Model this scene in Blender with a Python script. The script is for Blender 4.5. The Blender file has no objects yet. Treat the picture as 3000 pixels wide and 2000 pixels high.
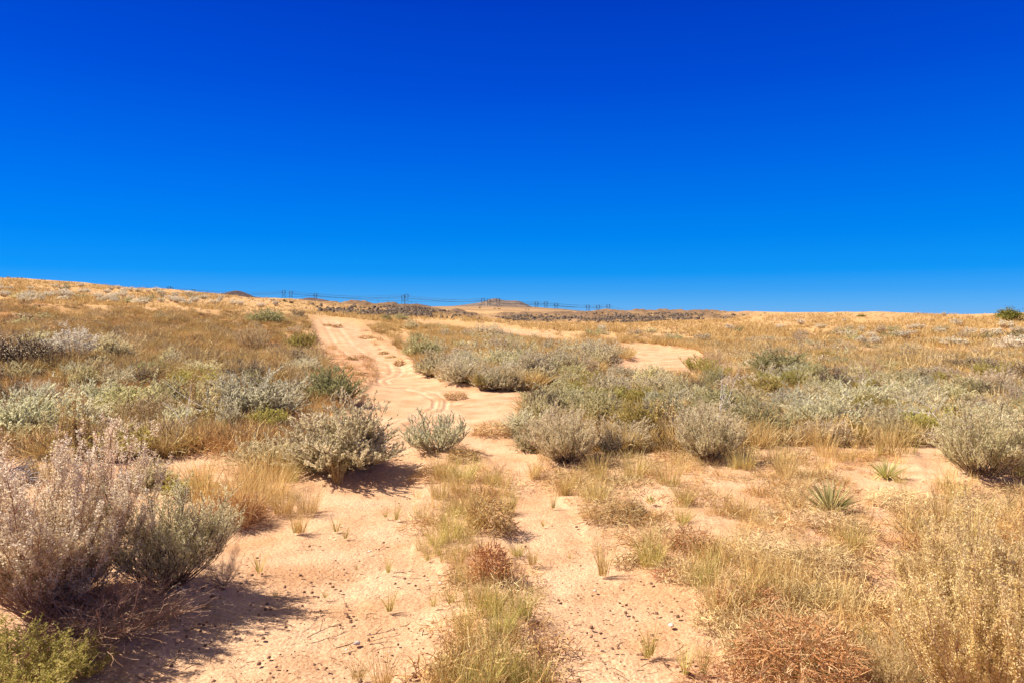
import bpy, math, random
import numpy as np
from mathutils import Vector

# ------------------------------------------------------------------ camera, world, sun, exposure
SC = bpy.context.scene
COL = SC.collection
F = 2100.0            # focal length in pixels of the 3000 px wide photograph
EYE = 1.7             # eye height above the near sand
HY = 930.0            # level of the eye in the photograph
cam_d = bpy.data.cameras.new('camera')
cam = bpy.data.objects.new('camera', cam_d)
COL.objects.link(cam)
cam.location = (0, 0, EYE)
cam.rotation_euler = (math.radians(90), 0, 0)
cam_d.sensor_width = 36.0
cam_d.lens = 36.0 * F / 3000.0
cam_d.shift_y = -(1000.0 - HY) / 3000.0
cam_d.clip_start = 0.05
cam_d.clip_end = 20000
SC.camera = cam

SUN_EL = math.radians(48)
SUN_DIR = Vector((-0.95, 0.12, 0)).normalized()          # horizontal direction towards the sun
SUN_AZ = math.atan2(SUN_DIR.x, SUN_DIR.y)
world = bpy.data.worlds.new("World")
SC.world = world
world.use_nodes = True
wt = world.node_tree
wt.nodes.clear()
w_out = wt.nodes.new('ShaderNodeOutputWorld')
w_bg = wt.nodes.new('ShaderNodeBackground')
w_sky = wt.nodes.new('ShaderNodeTexSky')
w_sky.sky_type = 'NISHITA'
w_sky.sun_disc = False
w_sky.sun_elevation = SUN_EL
w_sky.sun_rotation = SUN_AZ
w_sky.altitude = 1700
w_sky.air_density = 1.0
w_sky.dust_density = 0.25
w_sky.ozone_density = 1.5
w_tint = wt.nodes.new('ShaderNodeMix')          # the deep azure of a high desert sky
w_tint.data_type = 'RGBA'
w_tint.blend_type = 'MULTIPLY'
w_tint.inputs[0].default_value = 1.0
w_tint.inputs[7].default_value = (0.0, 0.026, 0.115, 1)
wt.links.new(w_sky.outputs[0], w_tint.inputs[6])
w_tc = wt.nodes.new('ShaderNodeTexCoord')
w_sep = wt.nodes.new('ShaderNodeSeparateXYZ')
w_ramp = wt.nodes.new('ShaderNodeValToRGB')     # sky colour by height above the horizon
SKY = [(0.0, (.26, .58, .98)), (0.02, (.14, .52, .98)), (0.035, (.07, .45, .98)), (0.06, (.008, .37, .98)), (0.11, (0, .28, .95)), (0.16, (0, .215, .92)), (0.22, (0, .15, .86)), (0.30, (0, .085, .75)), (0.41, (0, .045, .60)), (0.6, (0, .024, .36)), (1.0, (0, .014, .20))]
el = w_ramp.color_ramp.elements
while len(el) < len(SKY): el.new(0.5)
for e_, (p_, c_) in zip(el, SKY):
    e_.position = p_; e_.color = (*c_, 1)
wt.links.new(w_tc.outputs['Generated'], w_sep.inputs[0])
wt.links.new(w_sep.outputs['Z'], w_ramp.inputs['Fac'])
w_mix = wt.nodes.new('ShaderNodeMix')
w_mix.data_type = 'RGBA'
w_mix.inputs[0].default_value = 0.72
wt.links.new(w_tint.outputs[2], w_mix.inputs[6])
wt.links.new(w_ramp.outputs['Color'], w_mix.inputs[7])
# unseen sky well above the frame, warm tint added to warm the shadows
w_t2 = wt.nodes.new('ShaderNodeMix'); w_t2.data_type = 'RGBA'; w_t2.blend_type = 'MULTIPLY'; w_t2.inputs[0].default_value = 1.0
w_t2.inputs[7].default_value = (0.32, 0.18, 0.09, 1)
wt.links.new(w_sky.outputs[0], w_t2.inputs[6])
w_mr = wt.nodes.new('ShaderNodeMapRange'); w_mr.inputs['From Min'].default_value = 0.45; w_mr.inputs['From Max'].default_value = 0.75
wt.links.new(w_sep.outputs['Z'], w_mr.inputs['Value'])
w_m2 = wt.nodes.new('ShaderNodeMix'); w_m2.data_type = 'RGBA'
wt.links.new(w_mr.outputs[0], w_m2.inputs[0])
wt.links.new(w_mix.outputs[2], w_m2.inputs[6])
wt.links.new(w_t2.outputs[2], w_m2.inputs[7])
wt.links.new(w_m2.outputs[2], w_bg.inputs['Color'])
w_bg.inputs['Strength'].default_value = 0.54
wt.links.new(w_bg.outputs[0], w_out.inputs['Surface'])

sun_d = bpy.data.lights.new('sun', 'SUN')
sun_d.energy = 5.0
sun_d.angle = math.radians(0.5)
sun_d.color = (1.0, 0.90, 0.75)
sun = bpy.data.objects.new('sun', sun_d)
COL.objects.link(sun)
sun.location = (-40, 30, 60)
ray = -(Vector((SUN_DIR.x * math.cos(SUN_EL), SUN_DIR.y * math.cos(SUN_EL), math.sin(SUN_EL))))
sun.rotation_euler = ray.to_track_quat('-Z', 'Y').to_euler()
SC.view_settings.view_transform = 'Standard'
SC.view_settings.look = 'None'
SC.view_settings.exposure = 0.88
SC.view_settings.gamma = 1.0
try:
    SC.cycles.max_bounces = 5
    SC.cycles.diffuse_bounces = 3
    SC.cycles.transmission_bounces = 3
    SC.cycles.glossy_bounces = 1
except Exception:
    pass

rng = np.random.default_rng(7)
R = random.Random(11)

# ------------------------------------------------------------------ noise
def _h(ix, iy, seed):
    n = (ix.astype(np.int64) * 374761393 + iy.astype(np.int64) * 668265263 + seed * 1442695041) & 0xFFFFFFFF
    n = ((n ^ (n >> 13)) * 1274126177) & 0xFFFFFFFF
    n = (n ^ (n >> 16)) & 0xFFFFFFFF
    return n / 4294967295.0
def vn(x, y, seed=0):
    x = np.asarray(x, float); y = np.asarray(y, float)
    ix = np.floor(x); iy = np.floor(y); fx = x - ix; fy = y - iy
    fx = fx * fx * (3 - 2 * fx); fy = fy * fy * (3 - 2 * fy)
    a = _h(ix, iy, seed); b = _h(ix + 1, iy, seed); c = _h(ix, iy + 1, seed); d = _h(ix + 1, iy + 1, seed)
    return (a + (b - a) * fx) * (1 - fy) + (c + (d - c) * fx) * fy
def fbm(x, y, seed=0, o=4):
    s = 0; a = 1.0; t = 0
    x = np.asarray(x, float); y = np.asarray(y, float)
    for k in range(o):
        s = s + a * vn(x * 2 ** k + 17.3 * k, y * 2 ** k - 9.1 * k, seed + k); t += a; a *= 0.5
    return s / t            # 0..1
def ss(a, b, x):
    t = np.clip((x - a) / (b - a), 0, 1)
    return t * t * (3 - 2 * t)

# ------------------------------------------------------------------ the lie of the land
# level of the ground in the picture (rows: depth in metres, columns: across the picture)
TD = [12, 18, 25, 35, 50, 70, 100, 140, 190, 300, 600, 1200, 2500, 6000]
TP = [-400, 0, 450, 800, 1000, 1200, 1330, 1430, 1560, 1750, 2100, 2350, 2600, 2850, 3000, 3400]
TY = [   # picture row of the ground at each depth, one list per column
 [1228, 1040, 980, 925, 880, 862, 815, 785, 800, 850, 890, 905, 915, 925],
 [1228, 1055, 990, 940, 891, 876, 842, 816, 826, 860, 890, 905, 915, 925],
 [1228, 1080, 1020, 965, 907, 892, 868, 844, 850, 870, 890, 905, 915, 925],
 [1228, 1100, 1045, 990, 941, 912, 893, 873, 878, 885, 893, 905, 915, 925],
 [1228, 1112, 1062, 1010, 956, 930, 915, 888, 893, 895, 898, 905, 915, 925],
 [1228, 1126, 1073, 1026, 983, 953, 932, 897, 903, 904, 901, 901, 904, 915],
 [1228, 1128, 1075, 1032, 988, 960, 938, 917, 915, 912, 903, 899, 903, 915],
 [1228, 1128, 1075, 1033, 991, 963, 943, 930, 925, 918, 905, 899, 903, 915],
 [1228, 1128, 1074, 1032, 995, 965, 949, 944, 920, 923, 909, 902, 905, 915],
 [1228, 1128, 1074, 1031, 996, 967, 951, 944, 914, 925, 920, 917, 916, 925],
 [1228, 1128, 1073, 1030, 996, 968, 950, 934, 917, 930, 930, 930, 930, 930],
 [1228, 1128, 1073, 1029, 995, 968, 948, 919, 922, 935, 932, 931, 930, 930],
 [1228, 1128, 1072, 1027, 993, 968, 940, 917, 924, 935, 932, 931, 930, 930],
 [1228, 1127, 1070, 1024, 990, 962, 926, 924, 930, 935, 932, 931, 930, 930],
 [1228, 1126, 1068, 1022, 985, 955, 919, 920, 930, 935, 932, 931, 930, 930],
 [1228, 1124, 1060, 1015, 975, 940, 912, 915, 928, 935, 932, 931, 930, 930]]
_TD = np.array(TD, float); _TP = np.array(TP, float)
_TZ = np.array([[EYE - (y - HY) / F * d for y, d in zip(row, TD)] for row in TY])
_TZ[:, 0] = 0.0
_LD = np.log(_TD)
def _table(px, D):
    px = np.clip(px, _TP[0], _TP[-1]); ld = np.log(np.clip(D, 12, 6000))
    i = np.clip(np.searchsorted(_TP, px) - 1, 0, len(_TP) - 2)
    j = np.clip(np.searchsorted(_LD, ld) - 1, 0, len(_LD) - 2)
    a = (px - _TP[i]) / (_TP[i + 1] - _TP[i]); a = a * a * (3 - 2 * a)
    b = (ld - _LD[j]) / (_LD[j + 1] - _LD[j])
    return (_TZ[i, j] * (1 - a) + _TZ[i + 1, j] * a) * (1 - b) + (_TZ[i, j + 1] * (1 - a) + _TZ[i + 1, j + 1] * a) * b
BUMPS = []      # (x, y, radius, height): little mounds caught under shrubs, and burrows
def H0(x, y):
    x = np.asarray(x, float); y = np.asarray(y, float)
    r = np.hypot(x, y)
    D = np.maximum(y, 0.6 * r)
    px = 1500 + F * x / np.maximum(D, 0.5)
    w = ss(9, 13, D)
    z = _table(px, D) * w
    z = z + (fbm(x * 0.55, y * 0.55, 3, 3) - 0.5) * 0.16 * (1 - 0.5 * ss(14, 25, D))
    z = z + (fbm(x * 0.16, y * 0.16, 5, 3) - 0.5) * 0.5 * ss(16, 45, D)
    z = z + (fbm(x * 0.03, y * 0.03, 9, 4) - 0.5) * 1.6 * ss(60, 160, D) * (1 - 0.55 * ss(250, 500, D))
    return z
def H(x, y):
    z = H0(x, y)
    for (bx, by, br, bh) in BUMPS:
        x = np.asarray(x, float)
        d2 = ((x - bx) ** 2 + (y - by) ** 2) / (br * br)
        z = z + np.where(d2 < 9, bh * np.exp(-d2), 0)
    return z
_G = np.geomspace(2.0, 260, 520)
def ground_at(px, py):
    """where the line of sight of a picture point meets the land (arrays)"""
    px = np.atleast_1d(np.asarray(px, float)); py = np.atleast_1d(np.asarray(py, float))
    out = np.zeros((len(px), 3))
    for s in range(0, len(px), 4000):
        a = px[s:s + 4000][:, None]; b = py[s:s + 4000][:, None]
        X = (a - 1500) / F * _G[None]; Y = np.broadcast_to(_G[None], X.shape)
        Z = EYE - (b - HY) / F * _G[None]
        hit = Z <= H0(X, Y)
        k = np.where(hit.any(1), hit.argmax(1), -1)
        D = np.where(k >= 0, _G[k], -1)
        D0 = np.where(k > 0, _G[np.maximum(k - 1, 0)], D)
        D = np.where(k > 0, (D + D0) / 2, D)
        out[s:s + 4000, 0] = (px[s:s + 4000] - 1500) / F * D
        out[s:s + 4000, 1] = D
    ok = out[:, 1] > 0
    out[:, 2] = H(out[:, 0], out[:, 1]) - 0.12 * bare(px, py) * ss(17, 26, out[:, 1])
    return out, ok
def gp(px, py):
    p, ok = ground_at([px], [py])
    return p[0]
def pic(x, y, z):
    D = np.maximum(y, 0.3)
    return 1500 + F * x / D, HY + F * (EYE - z) / D

def inpoly(px, py, poly):
    px = np.asarray(px, float); py = np.asarray(py, float)
    ins = np.zeros(px.shape, bool)
    n = len(poly)
    for i in range(n):
        x1, y1 = poly[i]; x2, y2 = poly[(i + 1) % n]
        if y1 == y2: continue
        c = ((y1 > py) != (y2 > py)) & (px < (x2 - x1) * (py - y1) / (y2 - y1) + x1)
        ins ^= c
    return ins
BARE = [
 [(420, 2600), (380, 2000), (520, 1860), (600, 1760), (690, 1650), (700, 1560), (760, 1500), (900, 1440), (1040, 1400), (1130, 1370), (1170, 1310), (1250, 1300), (1230, 1400), (1210, 1480), (1200, 1600), (1330, 1700), (1360, 1800), (1310, 1900), (1290, 2000), (1250, 2600)],
 [(1620, 2600), (1590, 2000), (1570, 1900), (1530, 1800), (1540, 1700), (1500, 1600), (1495, 1500), (1505, 1420), (1440, 1360), (1410, 1310), (1500, 1310), (1560, 1360), (1570, 1420), (1640, 1450), (1700, 1500), (1720, 1600), (1900, 1680), (2060, 1760), (2110, 1850), (2150, 2000), (2200, 2600)],
 [(912, 928), (930, 1000), (940, 1040), (980, 1080), (1030, 1110), (1060, 1150), (1075, 1190), (1070, 1250), (1200, 1290), (1330, 1250), (1480, 1255), (1530, 1200), (1570, 1155), (1700, 1125), (1560, 1148), (1500, 1152), (1400, 1140), (1300, 1120), (1240, 1098), (1205, 1072), (1175, 1052), (1130, 1032), (1098, 1002), (1064, 966), (1025, 940), (960, 926)],
 [(1220, 940), (1330, 940), (1440, 951), (1560, 968), (1655, 989), (1630, 1003), (1540, 991), (1430, 974), (1330, 960), (1240, 952)],
 [(1780, 1004), (1880, 1002), (2040, 1022), (2085, 1050), (2030, 1094), (1900, 1102), (1840, 1092), (1800, 1062), (1860, 1040)],
 [(2790, 1036), (2870, 1042), (2880, 1052), (2810, 1048)],
 [(480, 1350), (560, 1330), (720, 1345), (740, 1390), (640, 1410), (500, 1400)],
 [(2680, 1300), (2750, 1310), (2800, 1390), (2740, 1410), (2700, 1360)],
 [(1790, 1440), (1900, 1450), (1980, 1480), (1900, 1500), (1800, 1480)],
 [(2600, 1560), (2680, 1580), (2690, 1760), (2560, 1800), (2480, 1700), (2520, 1620)],
]
def bare(px, py):
    wx = px + (fbm(px / 60, py / 30, 21, 3) - 0.5) * 50 * ss(930, 1500, py)
    wy = py + (fbm(px / 60, py / 30, 22, 3) - 0.5) * 24 * ss(930, 1500, py)
    m = np.zeros(np.shape(px), bool)
    for p in BARE: m |= inpoly(wx, wy, p)
    return m

# ------------------------------------------------------------------ materials
def nodes_of(name):
    m = bpy.data.materials.new(name); m.use_nodes = True
    nt = m.node_tree; nt.nodes.clear()
    return m, nt, nt.nodes.new('ShaderNodeOutputMaterial')
def plant_mat(name, cols, transl=0.5, vary=0.16, hue=0.012):
    """leaf or stem stuff: every leaf has its own tint (attribute), each plant differs a little"""
    m, nt, out = nodes_of(name)
    N = nt.nodes.new; L = nt.links.new
    at = N('ShaderNodeAttribute'); at.attribute_name = 'tint'
    rp = N('ShaderNodeValToRGB')
    el = rp.color_ramp.elements
    while len(el) < len(cols): el.new(0.5)
    for i, c in enumerate(cols):
        el[i].position = i / (len(cols) - 1); el[i].color = (*c, 1)
    L(at.outputs['Fac'], rp.inputs['Fac'])
    oi = N('ShaderNodeObjectInfo')
    mr = N('ShaderNodeMapRange'); mr.inputs['To Min'].default_value = 1 - vary; mr.inputs['To Max'].default_value = 1 + vary
    mh = N('ShaderNodeMapRange'); mh.inputs['To Min'].default_value = 0.5 - hue; mh.inputs['To Max'].default_value = 0.5 + hue
    mul = N('ShaderNodeMath'); mul.operation = 'MULTIPLY'; mul.inputs[1].default_value = 7.31
    fr = N('ShaderNodeMath'); fr.operation = 'FRACT'
    L(oi.outputs['Random'], mr.inputs['Value']); L(oi.outputs['Random'], mul.inputs[0]); L(mul.outputs[0], fr.inputs[0]); L(fr.outputs[0], mh.inputs['Value'])
    hs = N('ShaderNodeHueSaturation'); L(mh.outputs[0], hs.inputs['Hue']); L(mr.outputs[0], hs.inputs['Value']); L(rp.outputs['Color'], hs.inputs['Color'])
    df = N('ShaderNodeBsdfDiffuse'); L(hs.outputs[0], df.inputs['Color'])
    if transl > 0:
        tr = N('ShaderNodeBsdfTranslucent'); L(hs.outputs[0], tr.inputs['Color'])
        mx = N('ShaderNodeMixShader'); mx.inputs[0].default_value = transl
        L(df.outputs[0], mx.inputs[1]); L(tr.outputs[0], mx.inputs[2]); L(mx.outputs[0], out.inputs[0])
    else:
        L(df.outputs[0], out.inputs[0])
    return m
def noise_mat(name, cols, scale=4.0, bump=0.3, detail=8, rough=0.9, attr=None, bscale=None, dist=0.02):
    m, nt, out = nodes_of(name)
    N = nt.nodes.new; L = nt.links.new
    bs = N('ShaderNodeBsdfPrincipled'); bs.inputs['Roughness'].default_value = rough
    bs.inputs['Specular IOR Level'].default_value = 0.15
    ge = N('ShaderNodeNewGeometry')
    nz = N('ShaderNodeTexNoise'); nz.inputs['Scale'].default_value = scale; nz.inputs['Detail'].default_value = detail
    L(ge.outputs['Position'], nz.inputs['Vector'])
    rp = N('ShaderNodeValToRGB'); el = rp.color_ramp.elements
    while len(el) < len(cols): el.new(0.5)
    for i, c in enumerate(cols):
        el[i].position = 0.3 + 0.4 * i / (len(cols) - 1); el[i].color = (*c, 1)
    L(nz.outputs['Fac'], rp.inputs['Fac']); L(rp.outputs['Color'], bs.inputs['Base Color'])
    b2 = N('ShaderNodeTexNoise'); b2.inputs['Scale'].default_value = bscale or scale * 3; b2.inputs['Detail'].default_value = 8
    L(ge.outputs['Position'], b2.inputs['Vector'])
    bp = N('ShaderNodeBump'); bp.inputs['Strength'].default_value = bump; bp.inputs['Distance'].default_value = dist
    L(b2.outputs['Fac'], bp.inputs['Height']); L(bp.outputs[0], bs.inputs['Normal'])
    L(bs.outputs[0], out.inputs[0])
    return m

def ground_mat():
    m, nt, out = nodes_of('sand')
    N = nt.nodes.new; L = nt.links.new
    bs = N('ShaderNodeBsdfPrincipled'); bs.inputs['Roughness'].default_value = 0.95
    bs.inputs['Specular IOR Level'].default_value = 0.05
    at = N('ShaderNodeAttribute'); at.attribute_name = 'albedo'
    ge = N('ShaderNodeNewGeometry')
    # fine grain in colour: darker crumbs and paler dust
    n1 = N('ShaderNodeTexNoise'); n1.inputs['Scale'].default_value = 45; n1.inputs['Detail'].default_value = 10; n1.inputs['Roughness'].default_value = 0.65
    L(ge.outputs['Position'], n1.inputs['Vector'])
    r1 = N('ShaderNodeValToRGB'); r1.color_ramp.elements[0].position = 0.30; r1.color_ramp.elements[0].color = (0.50, 0.42, 0.35, 1)
    r1.color_ramp.elements[1].position = 0.62; r1.color_ramp.elements[1].color = (1.07, 1.07, 1.08, 1)
    L(n1.outputs['Fac'], r1.inputs['Fac'])
    mx = N('ShaderNodeMix'); mx.data_type = 'RGBA'; mx.blend_type = 'MULTIPLY'; mx.inputs[0].default_value = 0.8
    L(at.outputs['Color'], mx.inputs[6]); L(r1.outputs['Color'], mx.inputs[7])
    n3 = N('ShaderNodeTexNoise'); n3.inputs['Scale'].default_value = 1.7; n3.inputs['Detail'].default_value = 6
    L(ge.outputs['Position'], n3.inputs['Vector'])
    r3 = N('ShaderNodeValToRGB'); r3.color_ramp.elements[0].position = 0.35; r3.color_ramp.elements[0].color = (0.84, 0.75, 0.66, 1)
    r3.color_ramp.elements[1].position = 0.6; r3.color_ramp.elements[1].color = (1.03, 1.03, 1.03, 1)
    L(n3.outputs['Fac'], r3.inputs['Fac'])
    m2 = N('ShaderNodeMix'); m2.data_type = 'RGBA'; m2.blend_type = 'MULTIPLY'; m2.inputs[0].default_value = 1.0
    L(mx.outputs[2], m2.inputs[6]); L(r3.outputs['Color'], m2.inputs[7])
    L(m2.outputs[2], bs.inputs['Base Color'])
    b1 = N('ShaderNodeTexNoise'); b1.inputs['Scale'].default_value = 28; b1.inputs['Detail'].default_value = 9; b1.inputs['Roughness'].default_value = 0.7
    L(ge.outputs['Position'], b1.inputs['Vector'])
    b2 = N('ShaderNodeTexVoronoi'); b2.inputs['Scale'].default_value = 55
    L(ge.outputs['Position'], b2.inputs['Vector'])
    ad = N('ShaderNodeMath'); ad.operation = 'MULTIPLY_ADD'; ad.inputs[1].default_value = 0.35
    L(b2.outputs['Distance'], ad.inputs[0]); L(b1.outputs['Fac'], ad.inputs[2])
    bp = N('ShaderNodeBump'); bp.inputs['Strength'].default_value = 0.7; bp.inputs['Distance'].default_value = 0.022
    L(ad.outputs[0], bp.inputs['Height']); L(bp.outputs[0], bs.inputs['Normal'])
    L(bs.outputs[0], out.inputs[0])
    return m

M = {}
M['sand'] = ground_mat()
M['sage_olive'] = plant_mat('sage_olive_leaf', [(0.44, 0.38, 0.2), (0.66, 0.58, 0.34), (0.82, 0.73, 0.47), (0.9, 0.83, 0.58)])
M['sage_silver'] = plant_mat('sage_silver_leaf', [(0.48, 0.44, 0.28), (0.67, 0.62, 0.42), (0.8, 0.75, 0.53), (0.88, 0.84, 0.64)])
M['sage_green'] = plant_mat('sage_green_leaf', [(0.36, 0.33, 0.15), (0.56, 0.52, 0.27), (0.72, 0.66, 0.38), (0.82, 0.76, 0.49)])
M['sage_grey'] = plant_mat('sage_grey_leaf', [(0.5, 0.42, 0.26), (0.68, 0.58, 0.38), (0.81, 0.71, 0.5), (0.88, 0.8, 0.6)])
M['sage_dark'] = plant_mat('dark_green_leaf', [(0.22, 0.21, 0.09), (0.37, 0.345, 0.16), (0.51, 0.47, 0.25), (0.64, 0.59, 0.36)])
M['yellow_leaf'] = plant_mat('yellow_leaf', [(0.36, 0.253, 0.03), (0.54, 0.402, 0.06), (0.696, 0.529, 0.11), (0.6, 0.483, 0.16)])
M['yellowgreen'] = plant_mat('yellow_green_leaf', [(0.288, 0.253, 0.06), (0.456, 0.391, 0.11), (0.6, 0.506, 0.17), (0.672, 0.575, 0.25)])
M['weed_green'] = plant_mat('weed_green_leaf', [(0.213, 0.216, 0.04), (0.375, 0.36, 0.09), (0.562, 0.504, 0.16), (0.65, 0.576, 0.24)])
M['wood'] = plant_mat('dry_wood', [(0.093, 0.059, 0.039), (0.186, 0.126, 0.086), (0.316, 0.227, 0.164)], 0)
M['wood_dark'] = plant_mat('dark_wood', [(0.052, 0.034, 0.025), (0.115, 0.078, 0.055), (0.21, 0.147, 0.105)], 0)
M['wood_tan'] = plant_mat('tan_wood', [(0.26, 0.15, 0.084), (0.442, 0.275, 0.156), (0.65, 0.45, 0.288)], 0)
M['wood_grey'] = plant_mat('grey_wood', [(.16, .13, .13), (.36, .32, .31), (.62, .57, .54)], 0)
M['fluff'] = plant_mat('seed_fluff', [(0.61, 0.43, 0.25), (0.79, 0.62, 0.42), (0.89, 0.76, 0.59), (0.92, 0.86, 0.75)], 0.55)
M['fluff_tan'] = plant_mat('dry_flower_tan', [(.42, .28, .15), (.58, .42, .25), (.68, .54, .35), (.76, .64, .45)], 0.3)
M['fluff_gold'] = plant_mat('dry_flower_gold', [(0.52, 0.38, 0.15), (0.72, 0.55, 0.25), (0.85, 0.69, 0.37), (0.92, 0.8, 0.53)], 0.5)
M['fluff_white'] = plant_mat('pale_plume', [(0.678, 0.587, 0.425), (0.794, 0.749, 0.58), (0.81, 0.81, 0.715)], 0.4)
M['straw'] = plant_mat('straw', [(0.36, 0.235, 0.076), (0.58, 0.418, 0.153), (0.72, 0.551, 0.23), (0.82, 0.683, 0.34)], 0.3)
M['straw_green'] = plant_mat('yellow_green_grass', [(0.287, 0.253, 0.06), (0.483, 0.425, 0.12), (0.667, 0.564, 0.2), (0.805, 0.667, 0.3)], 0.3)
M['rust'] = plant_mat('rust_twig', [(0.262, 0.144, 0.051), (0.446, 0.278, 0.102), (0.582, 0.412, 0.17), (0.698, 0.556, 0.272)], 0.15)
M['brown'] = plant_mat('brown_grass', [(0.314, 0.194, 0.064), (0.48, 0.321, 0.112), (0.608, 0.449, 0.168), (0.725, 0.592, 0.256)], 0.25)
M['rust_red'] = plant_mat('rust_red_twig', [(0.264, 0.102, 0.043), (0.458, 0.212, 0.085), (0.581, 0.323, 0.153), (0.669, 0.459, 0.272)], 0.15)
M['red'] = plant_mat('red_twig', [(.20, .05, .03), (.38, .12, .07), (.50, .25, .13), (.58, .40, .22)], 0.15)
M['greytwig'] = plant_mat('grey_twig', [(0.308, 0.205, 0.1), (0.528, 0.378, 0.192), (0.693, 0.514, 0.276), (0.847, 0.662, 0.376)], 0.1)
M['yucca'] = plant_mat('yucca_leaf', [(0.33, 0.325, 0.108), (0.528, 0.515, 0.204), (0.682, 0.638, 0.3), (0.814, 0.739, 0.432)], 0.1)
M['pod'] = plant_mat('seed_pod', [(.42, .30, .10), (.58, .44, .18), (.70, .56, .28)], 0.2)
M['juniper'] = plant_mat('juniper_leaf', [(.05, .06, .012), (.12, .13, .03), (.24, .23, .055), (.38, .34, .10)], 0.1)
M['juniper_dark'] = plant_mat('juniper_dark_leaf', [(.012, .02, .006), (.03, .042, .012), (.055, .065, .02)], 0.05)
M['rock'] = noise_mat('basalt', [(.055, .04, .032), (.12, .088, .068), (.26, .19, .135)], 1.6, 0.6, dist=0.15)
M['stone'] = noise_mat('pale_stone', [(.45, .36, .28), (.70, .62, .54)], 20, 0.4)
M['clod'] = noise_mat('brown_clod', [(.12, .06, .035), (.28, .15, .09)], 30, 0.5)
M['steel'] = noise_mat('galvanised_steel', [(.10, .14, .17), (.14, .18, .22)], 0.5, 0.0)
M['wire'] = noise_mat('cable', [(.09, .13, .17), (.12, .16, .20)], 0.5, 0.0)
M['pole'] = noise_mat('pole_wood', [(.08, .09, .10), (.12, .13, .14)], 0.5, 0.0)
M['hill'] = noise_mat('far_hill', [(.15, .105, .08), (.27, .19, .13), (.37, .27, .18)], 0.03, 0.5, dist=6, bscale=0.05)

# ------------------------------------------------------------------ mesh builder
class MB:
    def __init__(s): s.v = []; s.q = []; s.t = []; s.n = 0
    def add(s, V, Q, T):
        V = np.asarray(V, np.float32).reshape(-1, 3)
        s.v.append(V); s.q.append(np.asarray(Q, np.int64).reshape(-1, 4) + s.n); s.t.append(np.broadcast_to(np.asarray(T, np.float32), (len(V),)).copy()); s.n += len(V)
    def leaves(s, P, D, L, W, T=None, up=None):
        """flat pointed leaves: base P, direction D, length L, width W"""
        n = len(P)
        if n == 0: return
        D = nrm(D); S = nrm(np.cross(D, nrm(rng.normal(size=(n, 3)))))
        L = np.broadcast_to(L, (n,))[:, None]; W = np.broadcast_to(W, (n,))[:, None]
        mid = P + D * L * 0.5
        V = np.stack([P, mid + S * W * 0.5, P + D * L, mid - S * W * 0.5], 1)
        T = rng.random(n) if T is None else T
        s.add(V, np.arange(4 * n).reshape(n, 4), np.repeat(T, 4))
    def ribbons(s, P, W, T=None, side=None):
        """P (n,k,3) centre lines, W (n,k) widths"""
        n, k, _ = P.shape
        if n == 0: return
        if side is None:
            d = nrm(P[:, -1] - P[:, 0]); side = nrm(np.cross(d, nrm(rng.normal(size=(n, 3)))))
        o = side[:, None, :] * W[:, :, None] * 0.5
        V = np.stack([P - o, P + o], 2).reshape(n * k * 2, 3)
        b = np.arange(n)[:, None] * (2 * k) + np.arange(k - 1)[None] * 2
        Q = np.stack([b, b + 1, b + 3, b + 2], -1).reshape(-1, 4)
        T = rng.random(n) if T is None else T
        s.add(V, Q, np.repeat(T, 2 * k))
    def tubes(s, P, Rd, T=None):
        """three-sided tapering stems"""
        n, k, _ = P.shape
        if n == 0: return
        d = nrm(P[:, -1] - P[:, 0]); a = nrm(np.cross(d, nrm(rng.normal(size=(n, 3))))); b = np.cross(d, a)
        ring = []
        for j in range(3):
            th = 2 * math.pi * j / 3
            ring.append(P + (a * math.cos(th) + b * math.sin(th))[:, None, :] * Rd[:, :, None])
        V = np.stack(ring, 2).reshape(n * k * 3, 3)
        base = np.arange(n)[:, None] * (3 * k) + np.arange(k - 1)[None] * 3
        Q = []
        for j in range(3):
            j2 = (j + 1) % 3
            Q.append(np.stack([base + j, base + j2, base + 3 + j2, base + 3 + j], -1).reshape(-1, 4))
        T = rng.random(n) if T is None else T
        s.add(V, np.concatenate(Q), np.repeat(T, 3 * k))
    def mesh(s, name, mat):
        me = bpy.data.meshes.new(name)
        if s.n == 0: return me
        V = np.concatenate(s.v); Q = np.concatenate(s.q); T = np.concatenate(s.t)
        me.vertices.add(len(V)); me.vertices.foreach_set('co', V.astype(np.float32).ravel())
        me.loops.add(len(Q) * 4); me.loops.foreach_set('vertex_index', Q.astype(np.int32).ravel())
        me.polygons.add(len(Q)); me.polygons.foreach_set('loop_start', (np.arange(len(Q)) * 4).astype(np.int32))
        try: me.polygons.foreach_set('loop_total', np.full(len(Q), 4, np.int32))
        except Exception: pass
        a = me.attributes.new('tint', 'FLOAT', 'POINT'); a.data.foreach_set('value', T)
        me.update(calc_edges=True)
        me.materials.append(mat)
        return me
def nrm(a):
    return a / np.maximum(np.linalg.norm(a, axis=-1, keepdims=True), 1e-9)
def rnd(*s): return rng.random(s)
def sph(n): return nrm(rng.normal(size=(n, 3)))

def bez(p0, p1, p2, k):
    t = np.linspace(0, 1, k)[None, :, None]
    return p0[:, None] * (1 - t) ** 2 + p1[:, None] * 2 * t * (1 - t) + p2[:, None] * t * t

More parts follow.
